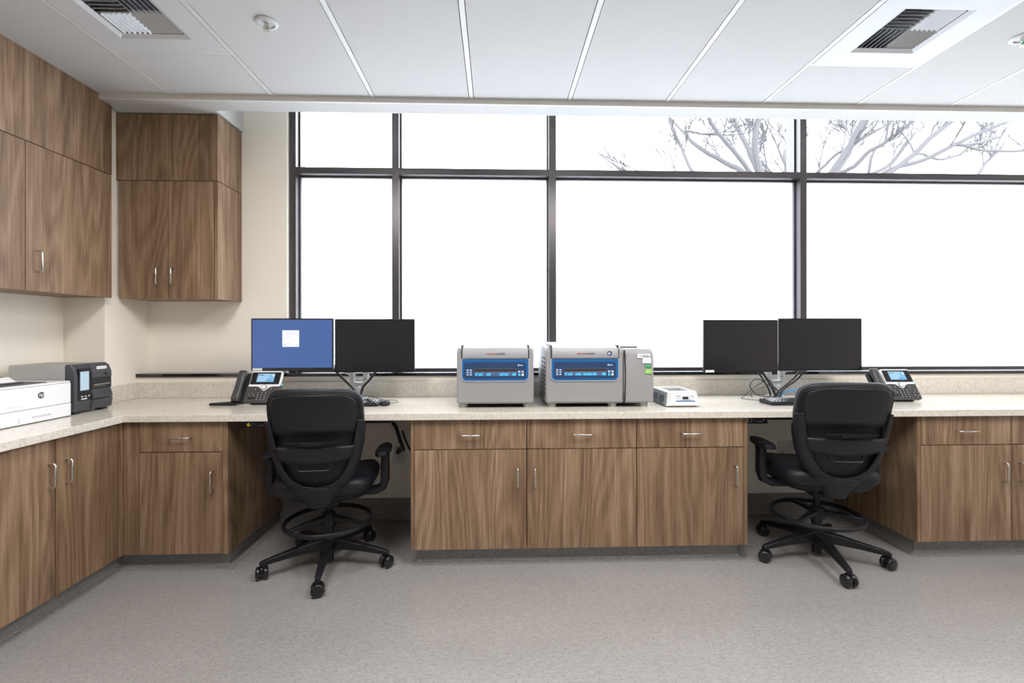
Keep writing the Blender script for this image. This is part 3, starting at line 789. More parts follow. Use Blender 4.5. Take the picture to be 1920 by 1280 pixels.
    for k in range(5):
        a0 = 72*k
        rg = []
        for d, z, w, h in ((.035, .122, .027, .031), (.10, .120, .024, .026), (.20, .106, .019, .019), (.29, .092, .016, .015), (.335, .084, .0145, .0125), (.350, .078, .011, .011)):
            rg.append([(d, x, z+q) for x, q in rrect(-w, w, -h, h, .006, n=3)])
        leg = obj('leg', MB().loft(rg), M['blk'], t, smooth=True, angle=50)
        leg.rotation_euler = (0, 0, R(a0))
        st = obj('caster', MB().cyl((0, 0, .045), (0, 0, .080), .0075, n=12).rr(-.024, .024, .030, .068, .014, -.0055, .0055).cyl((0, -.024, .0337), (0, .024, .0337), .006, n=10), M['blk'], leg, smooth=True)
        wh = MB()
        for sy in (-1, 1):
            prof = [(.006, sy*.007), (.026, sy*.007), (.032, sy*.010), (.0335, sy*.015), (.0335, sy*.023), (.031, sy*.028), (.022, sy*.031), (.006, sy*.031)]
            n = 28
            wh.loft([[(r_*math.cos(2*PI*q/n), y, .0337 + r_*math.sin(2*PI*q/n)) for q in range(n)] for r_, y in prof])
        # wheels belong to the caster object (third level would be too deep)
        me = st.data; b2 = bmesh.new(); b2.from_mesh(me)
        vv = [b2.verts.new(tuple(p)) for p in wh.v]
        for f in wh.f:
            ff = b2.faces.new([vv[i] for i in f]); ff.smooth = True; ff.material_index = 1
        bmesh.ops.recalc_face_normals(b2, faces=b2.faces); b2.to_mesh(me); b2.free(); me.materials.append(M['blk_gloss'])
        st.location = (.337, 0, 0); st.rotation_euler = (0, 0, R(random.uniform(0, 360)))
    return t
def set_base(ch, deg, yaws):
    legs = [c for c in ch.children if c.name.split('.')[0] == 'leg']
    for k, l in enumerate(legs):
        l.rotation_euler = (0, 0, R(deg + 72*k) - ch.rotation_euler.z)
        l.children[0].rotation_euler = (0, 0, R(yaws[k] - deg - 72*k))
ch1 = make_chair(); ch2 = copy_tree(ch1)
ch1.location = (-.946, 2.736, 0); ch1.rotation_euler = (0, 0, R(5)); ch1['label'] = 'black drafting chair in the left-hand kneehole below the blue screen'
ch2.location = (1.872, 2.722, 0); ch2.rotation_euler = (0, 0, R(-7)); ch2['label'] = 'black drafting chair in the right-hand kneehole, turned a little'
for c in ch2.children:          # this chair is wound a little higher
    if c.name.split('.')[0] not in ('leg', 'hub', 'gas_column', 'foot_ring'): c.location.z += .020
set_base(ch1, -152, (110, 20, 60, 40, 150)); set_base(ch2, -172, (140, 100, 12, 60, 0))

# ------------------------------------------------------------------ monitors
MON = 'flat monitors on the twin arms'
def monitor(px, py, rz, wd, hh, z, label, on=False, sticker=False):
    """centre of the bottom edge at (px, py, z); screen faces -y"""
    t = thing('monitor', label, 'monitor', (px, py, z), R(rz), MON)
    w = wd/2
    obj('housing', MB().rr(-w, w, 0, hh, .006, 0, .018), M['blk_gloss'] if on else M['blk'], t, bevel=.0015)
    obj('back_cover', MB().rr(-w*.62, w*.62, hh*.12, hh*.86, .03, .018, .044), M['blk'], t, bevel=.006)
    b = .009
    scr = obj('screen', MB().box(-w+b, w-b, -.0012, .0005, .020 if on else .014, hh-b), M['screen_blue'] if on else M['screen_off'], t,
              label='lit blue screen with a small white window' if on else None)
    if on:
        # small white window on the desktop
        cx, cz, dw = -.010, hh*.615, .053
        obj('window_on_screen', MB().box(cx-dw, cx+dw, -.0018, -.0013, cz-dw, cz+dw), M['doc'], scr)
        L_ = MB()
        rr_ = random.Random(3)
        obj('header_line', MB().box(cx-.016, cx+.022, -.0022, -.0019, cz+.030, cz+.0335), M['doc_ink'], scr)
        L_.box(cx-.024, cx-.019, -.0022, -.0019, cz+.028, cz+.035).box(cx+.033, cx+.046, -.0022, -.0019, cz+.024, cz+.027)
        for zz in (.014, .005, -.003): L_.box(cx-.046, cx-.037, -.0022, -.0019, cz+zz, cz+zz+.002).box(cx-.022, cx-.022+rr_.uniform(.006, .014), -.0022, -.0019, cz+zz, cz+zz+.0018)
        L_.box(cx-.044, cx+.006, -.0022, -.0019, cz-.034, cz-.0315)
        for q in range(4): L_.box(cx-.046+q*.026, cx-.030+q*.026, -.0022, -.0019, cz-.041, cz-.0385)
        obj('text_lines', L_, M['doc_ink'], scr)
    if sticker:
        st = obj('asset_sticker', MB().box(-w+.010, -w+.070, -.0022, -.0014, .003, .0175), M['label'], t)
        ll = MB().box(-w+.014, -w+.017, -.0026, -.0022, .0085, .0125)
        for q in range(5): ll.box(-w+.020+q*.009, -w+.027+q*.009, -.0026, -.0022, .0092, .0118)
        obj('sticker_print', ll, M['ink_grey'], st)
    obj('vesa_plate', MB().box(-.06, .06, .044, .052, hh*.5-.06, hh*.5+.06), M['blk'], t)
    return t
monitor(-1.302, 3.10, 0, .520, .336, 1.066, 'monitor showing a blue desktop, left of the left pair', True, True)
monitor(-.779, 3.10, 0, .510, .344, 1.054, 'dark monitor right of the blue-screened one')
monitor(1.615, 3.085, 6, .525, .346, 1.046, 'dark monitor with white sticker, left of the right pair', False, True)
monitor(2.163, 3.105, -1, .560, .350, 1.052, 'dark monitor above the right-hand chair, rightmost of all')

def monitor_arm(x, y, label, dxs):
    t = thing('monitor_stand', label, 'monitor stand', (x, y, CT), group='silver twin monitor arms')
    obj('base', MB().rr(-.060, .060, -.038, .038, .03, .0005, .012, 'z'), M['silver'], t, bevel=.003)
    obj('post', MB().cyl((0, 0, .012), (0, 0, .050), .020, .022).lathe([(.02, .045), (.024, .055), (.034, .075), (.030, .090)]), M['silver'], t, smooth=True)
    obj('yoke', MB().prism([(-.030, .060), (.030, .060), (.062, .095), (.062, .135), (.030, .135), (.030, .112), (-.030, .112), (-.030, .135), (-.062, .135), (-.062, .095)], -.022, .022), M['silver'], t, bevel=.005)
    for i, (s, dx) in enumerate(((-1, dxs[0]), (1, dxs[1]))):
        obj('pivot', MB().cyl((s*.046, 0, .1355), (s*.046, 0, .178), .021, .023).cyl((s*.046, 0, .178), (s*.046, 0, .183), .0255), M['silver'], t, smooth=True)
        e = Vector((dx, -.105, .325)); a = Vector((s*.052, -.002, .172))
        mid = a.lerp(e, .55) + Vector((0, .045, -.01))
        rg = []
        for p, w, h in ((a, .021, .017), (a.lerp(mid, .5), .024, .016), (mid, .020, .015)):
            rg.append([tuple(p + Vector((0, 1, 0))*u + Vector((-s*.6, 0, .8))*v) for u, v in rrect(-w, w, -h, h, .008, n=3)])
        obj('lower_arm', MB().loft(rg), M['silver'], t, smooth=True)
        obj('upper_arm', MB().tube([mid, e + Vector((0, .03, 0)), e], .013, 12), M['silver'], t, smooth=True)
    return t
monitor_arm(-.925, 3.262, 'silver twin monitor arm behind the left-hand pair of monitors', (-.36, .14))
monitor_arm(1.945, 3.262, 'silver twin monitor arm behind the right-hand pair of monitors', (-.31, .20))

def cable(name, pts, r, m, label, group=None, n=10):
    o = obj(name, MB().tube(smooth_path(pts, n), r, 8), m, smooth=True, angle=80)
    return tag(o, label, 'cable', group)
Z = CT
BC = 'black monitor cables'
cable('monitor_cable', [(-1.10, 3.17, 1.14), (-1.04, 3.16, 1.05), (-.985, 3.17, .99), (-.95, 3.19, .945), (-.925, 3.20, .905), (-.93, 3.21, .8715)], .0085, M['cable'], 'thick black cable hanging from the blue-screened monitor to the arm base', BC)
cable('monitor_cable', [(-.74, 3.17, 1.13), (-.785, 3.165, 1.06), (-.83, 3.17, 1.00), (-.872, 3.18, .955), (-.893, 3.19, .91), (-.905, 3.21, .8715)], .0085, M['cable'], 'thick black cable hanging from the dark monitor left of the centrifuges', BC)
cable('monitor_cable', [(1.73, 3.17, 1.12), (1.80, 3.165, 1.04), (1.845, 3.17, .98), (1.885, 3.18, .92), (1.905, 3.185, .8745)], .009, M['cable'], 'thick black cable under the stickered monitor of the right pair', BC)
cable('monitor_cable', [(1.70, 3.18, 1.12), (1.775, 3.175, 1.04), (1.83, 3.185, .97), (1.87, 3.20, .91), (1.882, 3.205, .8745)], .006, M['cable'], 'thin black cable beside the thick one under the stickered monitor', BC)
cable('monitor_cable', [(2.13, 3.17, 1.12), (2.085, 3.165, 1.04), (2.04, 3.17, .985), (1.975, 3.18, .935), (1.945, 3.185, .90), (1.935, 3.19, .867)], .006, M['cable'], 'black cable from the rightmost monitor, outer strand', BC)
cable('monitor_cable', [(2.115, 3.18, 1.12), (2.065, 3.175, 1.04), (2.01, 3.18, .98), (1.955, 3.19, .93), (1.928, 3.195, .90), (1.922, 3.20, .8715)], .0055, M['cable'], 'black cable from the rightmost monitor, inner strand', BC)
cable('network_cable', [(-1.28, 3.19, .895), (-1.17, 3.20, .927), (-1.07, 3.20, .928), (-.98, 3.20, .905), (-.955, 3.205, .875)], .0042, M['cable_blue'], 'upper blue network cable arching behind the left-hand chair')
cable('network_cable', [(-1.29, 3.17, .890), (-1.18, 3.18, .916), (-1.08, 3.18, .914), (-.99, 3.18, .892), (-.965, 3.185, .870)], .0042, M['cable_blue'], 'lower blue network cable arching behind the left-hand chair')
cable('network_cable', [(1.948, 3.20, .8745), (1.985, 3.20, .900), (2.06, 3.20, .915), (2.14, 3.20, .913), (2.26, 3.20, .905), (2.34, 3.20, .8745)], .0055, M['cable_blue'], 'thick blue network cable beside the right-hand monitor arm')
cable('mouse_cable', [(-.668, 2.985, .872), (-.640, 3.02, .8715), (-.625, 3.07, .8715), (-.665, 3.12, .8715), (-.745, 3.15, .8715), (-.83, 3.19, .890), (-.89, 3.22, .885)], .0018, M['cable'], 'thin black mouse lead curling toward the left-hand arm')
cable('keyboard_cable', [(1.70, 2.985, .874), (1.66, 3.05, .8705), (1.635, 3.12, .8705), (1.66, 3.16, .8705), (1.72, 3.19, .90), (1.80, 3.20, .955), (1.86, 3.19, .985), (1.90, 3.19, .93), (1.93, 3.18, .8715)], .0022, M['cable'], 'thin black lead rising from the right-hand keyboard')
cable('looped_cable', [(1.90, 3.15, .876), (1.80, 3.14, .876), (1.735, 3.15, .905), (1.712, 3.155, .95), (1.735, 3.16, .985), (1.78, 3.165, .993), (1.83, 3.165, .96), (1.89, 3.15, .925), (1.91, 3.14, .89), (1.86, 3.13, .8705)], .003, M['cable'], 'black cable loop standing beside the right-hand monitor arm')
cable('looped_cable', [(1.71, 3.12, .8705), (1.70, 3.12, .905), (1.76, 3.12, .935), (1.83, 3.115, .955), (1.875, 3.11, .925), (1.895, 3.09, .8745), (2.0, 3.06, .8705)], .002, M['cable'], 'thinner cable crossing inside the loop by the right-hand arm')
cable('hub_cable', [(1.955, 3.06, .8715), (2.02, 3.05, .8715), (2.075, 3.08, .905), (2.12, 3.12, .945), (2.16, 3.12, .925), (2.24, 3.12, .872)], .002, M['cable'], 'thin black lead peaking above the right-hand keyboard')
t = thing('usb_hub', 'small flat black hub behind the right-hand keyboard', 'hub', (1.96, 3.03, CT))
obj('body', MB().rr(-.045, .045, -.014, .014, .004, .0005, .011, 'z'), M['blk'], t, bevel=.001)

# ------------------------------------------------------------------ keyboards, mouse
def keyboard(x, y, rz, label):
    t = thing('keyboard', label, 'keyboard', (x, y, CT), R(rz), 'black keyboards')
    W_, D_ = .44, .135
    obj('body', MB().prism([(0, .002), (0, .014), (.02, .018), (D_-.01, .028), (D_, .024), (D_, .002)], 0, W_, 'x'), M['blk'], t, bevel=.002)
    rows = [(.012, [1.3, 1.1, 1.2, 6.2, 1.2, 1.1, 1.3, 1.4], 0), (.034, None, 0), (.054, None, .3), (.074, None, .5), (.094, None, 0), (.116, None, 0)]
    for ry, spec, off in rows:
        x_ = .008
        widths = [w_*.0192 for w_ in (spec or [1]*15)]
        xs = []
        for w_ in widths: xs.append((x_, w_-.003)); x_ += w_
        for k in range(3): xs.append((.305 + k*.0192, .0162))
        for k in range(4): xs.append((.357 + k*.0192, .0162))
        for a, w_ in xs:
            if a + w_ > W_-.004: continue
            zz = .014 + .014*(ry/D_)
            obj('key', MB().loft([[(a, ry, zz), (a+w_, ry, zz), (a+w_, ry+.016, zz+.002), (a, ry+.016, zz+.002)],
                 [(a+.002, ry+.002, zz+.007), (a+w_-.002, ry+.002, zz+.007), (a+w_-.002, ry+.014, zz+.009), (a+.002, ry+.014, zz+.009)]]), M['blk_gloss'], t) if len([c for c in t.children if c.name.startswith('key')]) < 99 else None
    return t
keyboard(-1.155, 2.905, 0, 'black keyboard half hidden behind the left-hand chair')
keyboard(1.672, 2.835, 1, 'black keyboard left of the right-hand chair')
t = thing('computer_mouse', 'small black mouse right of the left-hand keyboard', 'mouse', (-.680, 2.955, CT))
rg = []
for z, s in ((.001, .92), (.008, 1.0), (.018, .96), (.027, .78), (.032, .45), (.0335, .12)):
    rg.append([(.030*s*math.cos(a), .050*s*math.sin(a), z) for a in [2*PI*k/24 for k in range(24)]])
obj('body', MB().loft(rg), M['blk'], t, smooth=True)
obj('scroll_wheel', MB().cyl((-.003, .025, .0285), (.003, .025, .0285), .005, n=14), M['rubber'], t)

# ------------------------------------------------------------------ desk phones
def phone(x, y, rz, label):
    t = thing('desk_phone', label, 'phone', (x, y, CT), R(rz), 'black desk phones')
    SL = R(58); ca, sa = math.cos(SL), math.sin(SL)
    F = Matrix(((1, 0, 0, 0), (0, sa, ca, .0), (0, -ca, sa, .0185), (0, 0, 0, 1)))   # local x, depth (in), up the slope
    W_, H_ = .205, .212
    b = MB().rr(0, W_, 0, H_*.56, .010, 0, .022, M=F)
    obj('body', b, M['phone_body'], t, bevel=.002)
    obj('stand', MB().prism([(.03, .001), (.115, .001), (.120, .012), (.075, .10), (.062, .10)], .03, W_-.03, 'x'), M['blk'], t, bevel=.002)
    hd = obj('display_head', MB().rr(.012, W_-.008, H_*.53, H_, .010, -.006, .020, M=F), M['white'], t, bevel=.002, label='silver-white bezel around the display')
    obj('display_face', MB().rr(.016, W_-.012, H_*.56, H_-.010, .006, -.0085, -.006, M=F), M['blk'], hd)
    # swooping silver trim under the display
    sw = []
    for i in range(25):
        u = i/24; sw.append((.010+(W_-.016)*u, H_*.50 - .030*math.exp(-((u-.52)/.13)**2)))
    obj('silver_trim', MB().prism([(W_-.006, H_*.555), (.010, H_*.555)] + sw, -.0035, .0005, M=F), M['white'], t)
    obj('screen', MB().box(.052, W_-.048, -.0098, -.0086, H_*.63, H_-.020, M=F), M['phone_lcd'], hd)
    obj('screen_glow', MB().prism([(.053, H_*.64), (.105, H_*.64), (.118, H_*.76), (.135, H_-.021), (.053, H_-.021)], -.0101, -.0099, M=F), M['phone_lcd2'], hd)
    tl = MB().box(.057, .088, -.0105, -.0102, H_-.033, H_-.028, M=F).box(.112, .142, -.0105, -.0102, H_*.675, H_*.69, M=F)
    obj('screen_text', tl, M['slate'], hd)
    obj('screen_icon', MB().box(W_-.062, W_-.052, -.0105, -.0102, H_-.040, H_-.028, M=F), M['label'], hd)
    for k in range(5):
        for xx in (.024, W_-.036):
            obj('line_button', MB().box(xx, xx+.013, -.0100, -.0085, H_*.64+k*.0135, H_*.64+k*.0135+.006, M=F), M['blk_gloss'], hd)
    for k in range(4): obj('soft_key', MB().box(.056+k*.025, .072+k*.025, -.0100, -.0085, H_*.585, H_*.585+.005, M=F), M['blk_gloss'], hd)
    cx = .012 + (W_-.02)*.51
    obj('nav_ring', MB().prism([(cx+.0165*math.cos(a), H_*.470+.0165*math.sin(a)) for a in [2*PI*k/28 for k in range(28)]], -.0060, -.0034, M=F), M['blk'], t)
    obj('nav_button', MB().prism([(cx+.0135*math.cos(a), H_*.470+.0135*math.sin(a)) for a in [2*PI*k/28 for k in range(28)]], -.0075, -.0058, M=F), M['white'], t, label='round white navigation button')
    def key(kx, kz, w_=.0115, h_=.0075, leg=True):
        o = obj('key', MB().rr(kx-w_/2, kx+w_/2, kz-h_/2, kz+h_/2, .0025, -.0042, .0005, M=F, n=3), M['blk_gloss'], t)
        if leg: obj('key_legend', MB().box(kx-w_*.22, kx+w_*.22, -.0046, -.0042, kz-h_*.26, kz+h_*.26, M=F), M['key_white'], o)
    for r_ in range(4):
        for c_ in range(3): key(cx-.024+c_*.022-.0015, .016+r_*.0150)
    for dx, dz in ((-.075, .046), (-.062, .057), (-.049, .046), (.058, .046), (.070, .057), (.083, .046)): key(cx+dx, dz)
    for dx, dz in ((.058, .026), (.083, .026), (.070, .017)): key(cx+dx, dz)
    key(cx-.062, .026, .040, .0065, False); key(cx-.048, .085, .015, .006); key(cx+.048, .085, .015, .006)
    obj('status_tab', MB().box(W_-.001, W_+.006, .004, .016, H_*.555, H_*.60, M=F), M['cyan_led'], t)
    # cradle and handset at the left
    obj('cradle', MB().rr(-.078, .003, -.002, H_*.90, .010, .006, .026, M=F), M['blk'], t, bevel=.003)
    hs = []
    for z, w_, d in ((.004, .020, .010), (.010, .024, .020), (.030, .026, .024), (.055, .025, .020), (.085, .0225, .016), (.13, .0225, .016), (.160, .024, .020), (.185, .025, .024), (.205, .023, .020), (.211, .018, .010)):
        off = -.014 if .06 < z < .15 else -.010
        hs.append([(-.042+xx, off+yy, z) for xx, yy in rrect(-w_, w_, -d, d*.9, min(w_, d)*.7, n=4)])
    obj('handset', MB().loft(hs, M=F), M['phone_body'], t, smooth=True, angle=60)
    foot = MB().tube([(-.030, -.008, .0095), (-.060, -.015, .009), (-.190, -.010, .009), (-.192, -.002, .009), (-.120, .035, .0105), (-.05, .075, .012)], .0072, 8)
    if x < 0: obj('foot_bar', foot, M['blk'], t, smooth=True)
    return t
phone(-1.556, 2.985, 1, 'black desk phone with lit screen on the left, below the blue monitor')
phone(2.515, 2.950, -1, 'black desk phone with lit screen right of the right-hand chair')

# ------------------------------------------------------------------ centrifuges
def centrifuge(x, y, W_, lid_w, side, label):
    D_ = .50
    t = thing('centrifuge', label, 'centrifuge', (x, y, CT), 0, 'grey benchtop centrifuges')
    z0 = .024
    prof = [(.012, z0), (.002, z0+.012), (0, .10), (-.002, .30), (.004, .335), (.022, .352), (.10, .366), (.40, .372), (.47, .366), (D_, .33), (D_, z0)]
    bx = W_ if side is None else lid_w
    obj('housing', MB().prism(prof, 0, bx, 'x'), M['grey_dev'], t, smooth=True, bevel=.010, seg=3, angle=30)
    if side is not None:
        pr2 = [(.012, z0), (.002, z0+.012), (-.002, .10), (-.002, .29), (.010, .325), (.035, .345), (.20, .362), (.40, .362), (D_, .31), (D_, z0)]
        obj('cooling_housing', MB().prism(pr2, bx+.003, W_, 'x'), M['grey_dev'], t, smooth=True, bevel=.010, seg=3, angle=30)
        obj('housing_seam', MB().prism([(bx+.004+.004*math.sin(PI*i/8), .03+.31*i/8) for i in range(9)] + [(bx+.010+.004*math.sin(PI*i/8), .03+.31*i/8) for i in range(8, -1, -1)], -.0055, .006), M['seam'], t)
        obj('top_vent', MB().box(bx-.02, bx+.10, .06, .066, .352, .360), M['seam'], t)
        sl = MB()
        for c_ in range(2):
            for r_ in range(9): sl.box(-.0015, .004, .05+c_*.13, .13+c_*.13, .075+r_*.026, .084+r_*.026)
        obj('side_louvres', sl, M['seam'], t)
    # lid wrapping over the front edge
    lx0, lx1 = .034, bx-.034
    lp = [(-.013, .291), (-.018, .305), (-.016, .335), (-.004, .354), (.02, .364), (.10, .374), (.30, .384), (.42, .380), (.45, .372), (.45, .33), (.02, .31), (.0, .291)]
    lid = obj('lid', MB().prism(lp, lx0, lx1, 'x'), M['grey_lid'], t, smooth=True, bevel=.007, seg=3, angle=30)
    s = MB()
    for xx, sg in ((lx0-.006, 1), (lx1+.001, -1)):
        s.box(xx, xx+.005, -.004, .004, .292, .345).box(xx, xx+.005, .002, .40, .352, .370)
    s.box(lx0, lx1, -.004, .003, .286, .291)
    obj('lid_seam', s, M['seam'], t)
    cx = (lx0+lx1)/2
    obj('lid_grip', MB().box(cx-.075, cx+.075, .028, .034, .3625, .3665).box(cx-.045, cx+.045, .020, .028, .359, .365), M['grey_trim'], lid)
    MT = Matrix.Translation((cx, -.0184, .316)) @ Matrix.Rotation(PI/2, 4, 'X')
    a = text_mb('thermo', .0165, MT, align='RIGHT'); a2 = text_mb('scientific', .0165, MT, align='LEFT')
    obj('red_lettering', a, M['red_ink'], lid); obj('grey_lettering', a2, M['ink'], lid)
    if side is not None:
        c2 = lx1-.053; rdl = MB().prism([(c2+.014*math.cos(q), .322+.014*math.sin(q)) for q in [2*PI*k/28 for k in range(28)]], -.0190, -.0170)
        bd = obj('round_badge', rdl, M['navy'], lid)
        obj('badge_mark', MB().prism([(c2-.008, .330), (c2-.002, .327), (c2+.009, .321), (c2-.001, .319), (c2-.006, .312)], -.0196, -.0190), M['label'], bd)
    # control panel
    bz = obj('panel_bezel', MB().rr(.027, bx-.027, .156, .291, .034, -.0065, .004, corners=(1, 1, 0, 0), n=8), M['grey_trim'], t, bevel=.002)
    px0, px1 = .032, bx-.032
    pn = obj('control_panel', MB().rr(px0, px1, .163, .289, .028, -.0085, -.006, corners=(1, 1, 0, 0), n=8), M['blue'], t, label='blue control panel surround')
    obj('navy_field', MB().rr(px0+.013, px1-.014, .175, .272, .012, -.0095, -.0085), M['navy'], pn)
    u = (px1-px0)
    def X(f): return px0+u*f
    d0, d1 = X(.185), X(.815)
    obj('key_strip', MB().box(d0, d1, -.0101, -.0095, .190, .213), M['slate'], pn)
    obj('display_frame', MB().box(d0-.002, d1+.002, -.0100, -.0095, .211, .234), M['slate'], pn)
    obj('display', MB().box(d0, d1, -.0106, -.0100, .216, .232), M['lcd'], pn)
    keys = [.23, .29, .31] if side is None else [.205, .245, .27]
    fs_ = [.215, .265, .295, .385, .415, .58, .61, .65, .68, .77, .80] if side is None else [.215, .265, .295, .375, .40, .43, .49, .525, .56, .59, .63, .66, .77, .80]
    for f in fs_: obj('cyan_key', MB().rr(X(f)-.0075, X(f)+.0052, .1925, .2050, .0015, -.0110, -.0101, n=2), M['cyan'], pn)
    cap = MB()
    for f in fs_[::2]: cap.box(X(f)-.004, X(f)+.010, -.0105, -.0101, .2075, .2095)
    obj('key_captions', cap, M['key_pale'], pn)
    for r_ in range(3):
        for c_ in range(2): obj('pale_key', MB().rr(X(.085)+c_*.019-.007, X(.085)+c_*.019+.006, .194+r_*.0135, .2025+r_*.0135, .0015, -.0102, -.0095, n=2), M['key_pale'], pn)
    for (c_, r_, m_) in ((0, 0, 'cyan'), (0, 1, 'key_pale'), (1, 1, 'key_pale'), (1, 0, 'label')):
        obj('side_key', MB().rr(X(.86)+c_*.020-.007, X(.86)+c_*.020+.0065, .191+r_*.0175, .2035+r_*.0175, .002, -.0103, -.0095, n=2), M[m_], pn)
    obj('panel_mark', MB().rr(X(.835), X(.862), .248, .259, .003, -.0103, -.0095).box(X(.868), X(.915), -.0103, -.0095, .250, .256), M['key_pale'], pn)
    for fx in ([.035, W_-.035] if side is None else [.04, .405, W_-.05]):
        for fy in (.05, D_-.06): obj('foot', MB().cyl((fx, fy, .0005), (fx, fy, z0+.002), .026, .028, 20), M['rubber'], t, smooth=True)
    obj('underside', MB().box(.06, W_-.06, .06, D_-.08, .012, z0+.001), M['seam'], t)
    return t
centrifuge(-.230, 2.812, .455, .455, None, 'smaller grey centrifuge with blue control panel, left of the pair')
cf = centrifuge(.297, 2.812, .645, .462, True, 'wide grey centrifuge with stickers on its right side')
def sticker(parent, name, x0, x1, z0, z1, m, inkm='ink', pat='lines', yy=-.0066):
    st = obj(name, MB().box(x0, x1, yy-.0006, .012, z0, z1), M[m], parent)
    k = MB(); rr_ = random.Random(int(z0*1e4))
    if pat == 'lines':
        z = z1-.006
        while z > z0+.003:
            x = x0+.004
            while x < x1-.008:
                w_ = rr_.uniform(.003, .010); k.box(x, min(x+w_, x1-.003), yy-.0009, yy-.0006, z-.0014, z); x += w_+.003
            z -= .0065
    else:
        k.box(x0+.022, x1-.012, yy-.0009, yy-.0006, z1-.007, z1-.005).box(x0+.010, x0+.036, yy-.0009, yy-.0006, z0+.009, z0+.012)
        x = x1-.042
        while x < x1-.006:
            w_ = rr_.uniform(.001, .0028); k.box(x, x+w_, yy-.0009, yy-.0006, z0+.004, z0+.014); x += w_+.0012
    obj('sticker_print', k, M[inkm], st)
sticker(cf, 'asset_label', .545, .621, .293, .318, 'label', pat='bar')
sticker(cf, 'service_label', .576, .626, .262, .2925, 'label', 'ink_grey')
sticker(cf, 'green_sticker', .590, .626, .238, .253, 'green', 'label')
sticker(cf, 'lime_sticker', .592, .632, .200, .226, 'lime', 'label')

# small dry-block heater
t = thing('block_heater', 'small pale grey dry block heater between the wide centrifuge and the right monitors', 'lab heater', (1.018, 2.815, CT))
rg = [[(-.004, -.006, .006), (.204, -.006, .006), (.204, .29, .006), (-.004, .29, .006)], [(.0, -.004, .012), (.200, -.004, .012), (.200, .29, .012), (.0, .29, .012)],
      [(.012, .010, .085), (.190, .010, .085), (.190, .285, .085), (.012, .285, .085)], [(.018, .016, .091), (.184, .016, .091), (.184, .280, .091), (.018, .280, .091)]]
hb = MB().loft(rg, cap=False); hb.add([p for p in rg[0]], [(3, 2, 1, 0)])
o_ = [(.018, .016), (.184, .016), (.184, .280), (.018, .280)]; i_ = [(.038, .055), (.164, .055), (.164, .235), (.038, .235)]
hb.add([(a, b, .091) for a, b in o_] + [(a, b, .091) for a, b in i_] + [(a, b, .045) for a, b in i_],
       [(k, (k+1) % 4, 4+(k+1) % 4, 4+k) for k in range(4)] + [(4+k, 4+(k+1) % 4, 8+(k+1) % 4, 8+k) for k in range(4)] + [(8, 9, 10, 11)])
obj('housing', hb, M['offwhite'], t, bevel=.002)
obj('block', MB().box(.0385, .1635, .0555, .2345, .046, .075), M['seam'], t)
sd = MB().add([(-.0055, .0, .008), (-.0055, .285, .008), (.0105, .280, .083), (.0105, .016, .083)], [(0, 1, 2, 3)])
obj('side_panel', sd, M['side_grey'], t, solid=.0015)
for k in range(2): obj('side_grille', MB().add([(-.0065, .045+.115*k, .024), (-.0065, .125+.115*k, .024), (.0035, .125+.115*k, .064), (.0035, .045+.115*k, .064)], [(0, 1, 2, 3)]), M['duct_shade'], t, solid=.0012)
TF = Matrix.Translation((.0, -.006, .010)) @ Matrix.Rotation(-math.atan2(.014, .073), 4, 'X')
fp = obj('front_panel', MB().prism([(.018, 0), (.188, 0), (.180, .068), (.034, .068)], -.004, .004, M=TF), M['white'], t, bevel=.001)
obj('display', MB().box(.098, .132, -.0062, -.0040, .036, .050, M=TF), M['blk_gloss'], fp)
obj('blue_stripe', MB().box(.055, .172, -.0056, -.0040, .0215, .0265, M=TF), M['blue'], fp)
obj('grey_field', MB().box(.055, .172, -.0046, -.0040, .0265, .060, M=TF), M['offwhite'], fp)
for k in range(5): obj('button', MB().box(.087+k*.013, .093+k*.013, -.0058, -.0046, .0285, .0325, M=TF), M['slate'], fp)
obj('heater_print', MB().box(.058, .083, -.0052, -.0046, .0535, .0560, M=TF).box(.148, .162, -.0052, -.0046, .0535, .0555, M=TF), M['blue'], fp)
for fx in (.02, .18):
    for fy in (.02, .26): obj('foot', MB().cyl((fx, fy, .0005), (fx, fy, .0062), .009, n=12), M['seam'], t)

# ------------------------------------------------------------------ printers
t = thing('laser_printer', 'white laser printer with round logo at the left edge', 'printer', (-2.28, 2.262, CT), 0)
# local: x toward the wall is negative, y along the counter
pw, pd, ph = .389, .37, .193
obj('body', MB().rr(-pd, 0, 0, pw, .022, .072, .180, 'z', n=6), M['white'], t, smooth=True, bevel=.004, angle=30)
obj('paper_drawer', MB().rr(-pd, .001, 0, pw, .022, .004, .0705, 'z', n=6), M['white'], t, smooth=True, bevel=.003, angle=30)
obj('drawer_grip', MB().box(-.004, .0022, .160, .262, .026, .036), M['offwhite'], t)
obj('size_marks', MB().box(-.002, .0016, .094, .098, .026, .034).box(-.002, .0016, .094, .098, .014, .020), M['ink_grey'], t)
obj('top_cover', MB().rr(-pd, -.001, .001, pw-.001, .022, .1815, .190, 'z', n=6), M['white'], t, smooth=True, bevel=.003, angle=30)
obj('output_tray', MB().prism([(-.30, .1905), (-.045, .1905), (-.045, .1935), (-.30, .196)], .02, pw-.10, 'y'), M['zebra_dark'], t)
obj('tray_recess', MB().box(-.33, -.10, .03, pw-.16, .196, .1985), M['ink'], t)
obj('tray_stop', MB().prism([(-.33, .1905), (-.14, .1905), (-.19, .222), (-.26, .224)], .17, .245, 'y'), M['white'], t, bevel=.003)
obj('tray_flap', MB().prism([(-.250, .2255), (-.200, .2235), (-.160, .200), (-.215, .200)], .180, .235, 'y'), M['ink'], t)
obj('front_crease', MB().box(-.002, .0012, .050, .130, .0925, .0945), M['offwhite'], t)
LC = (.208, .134)
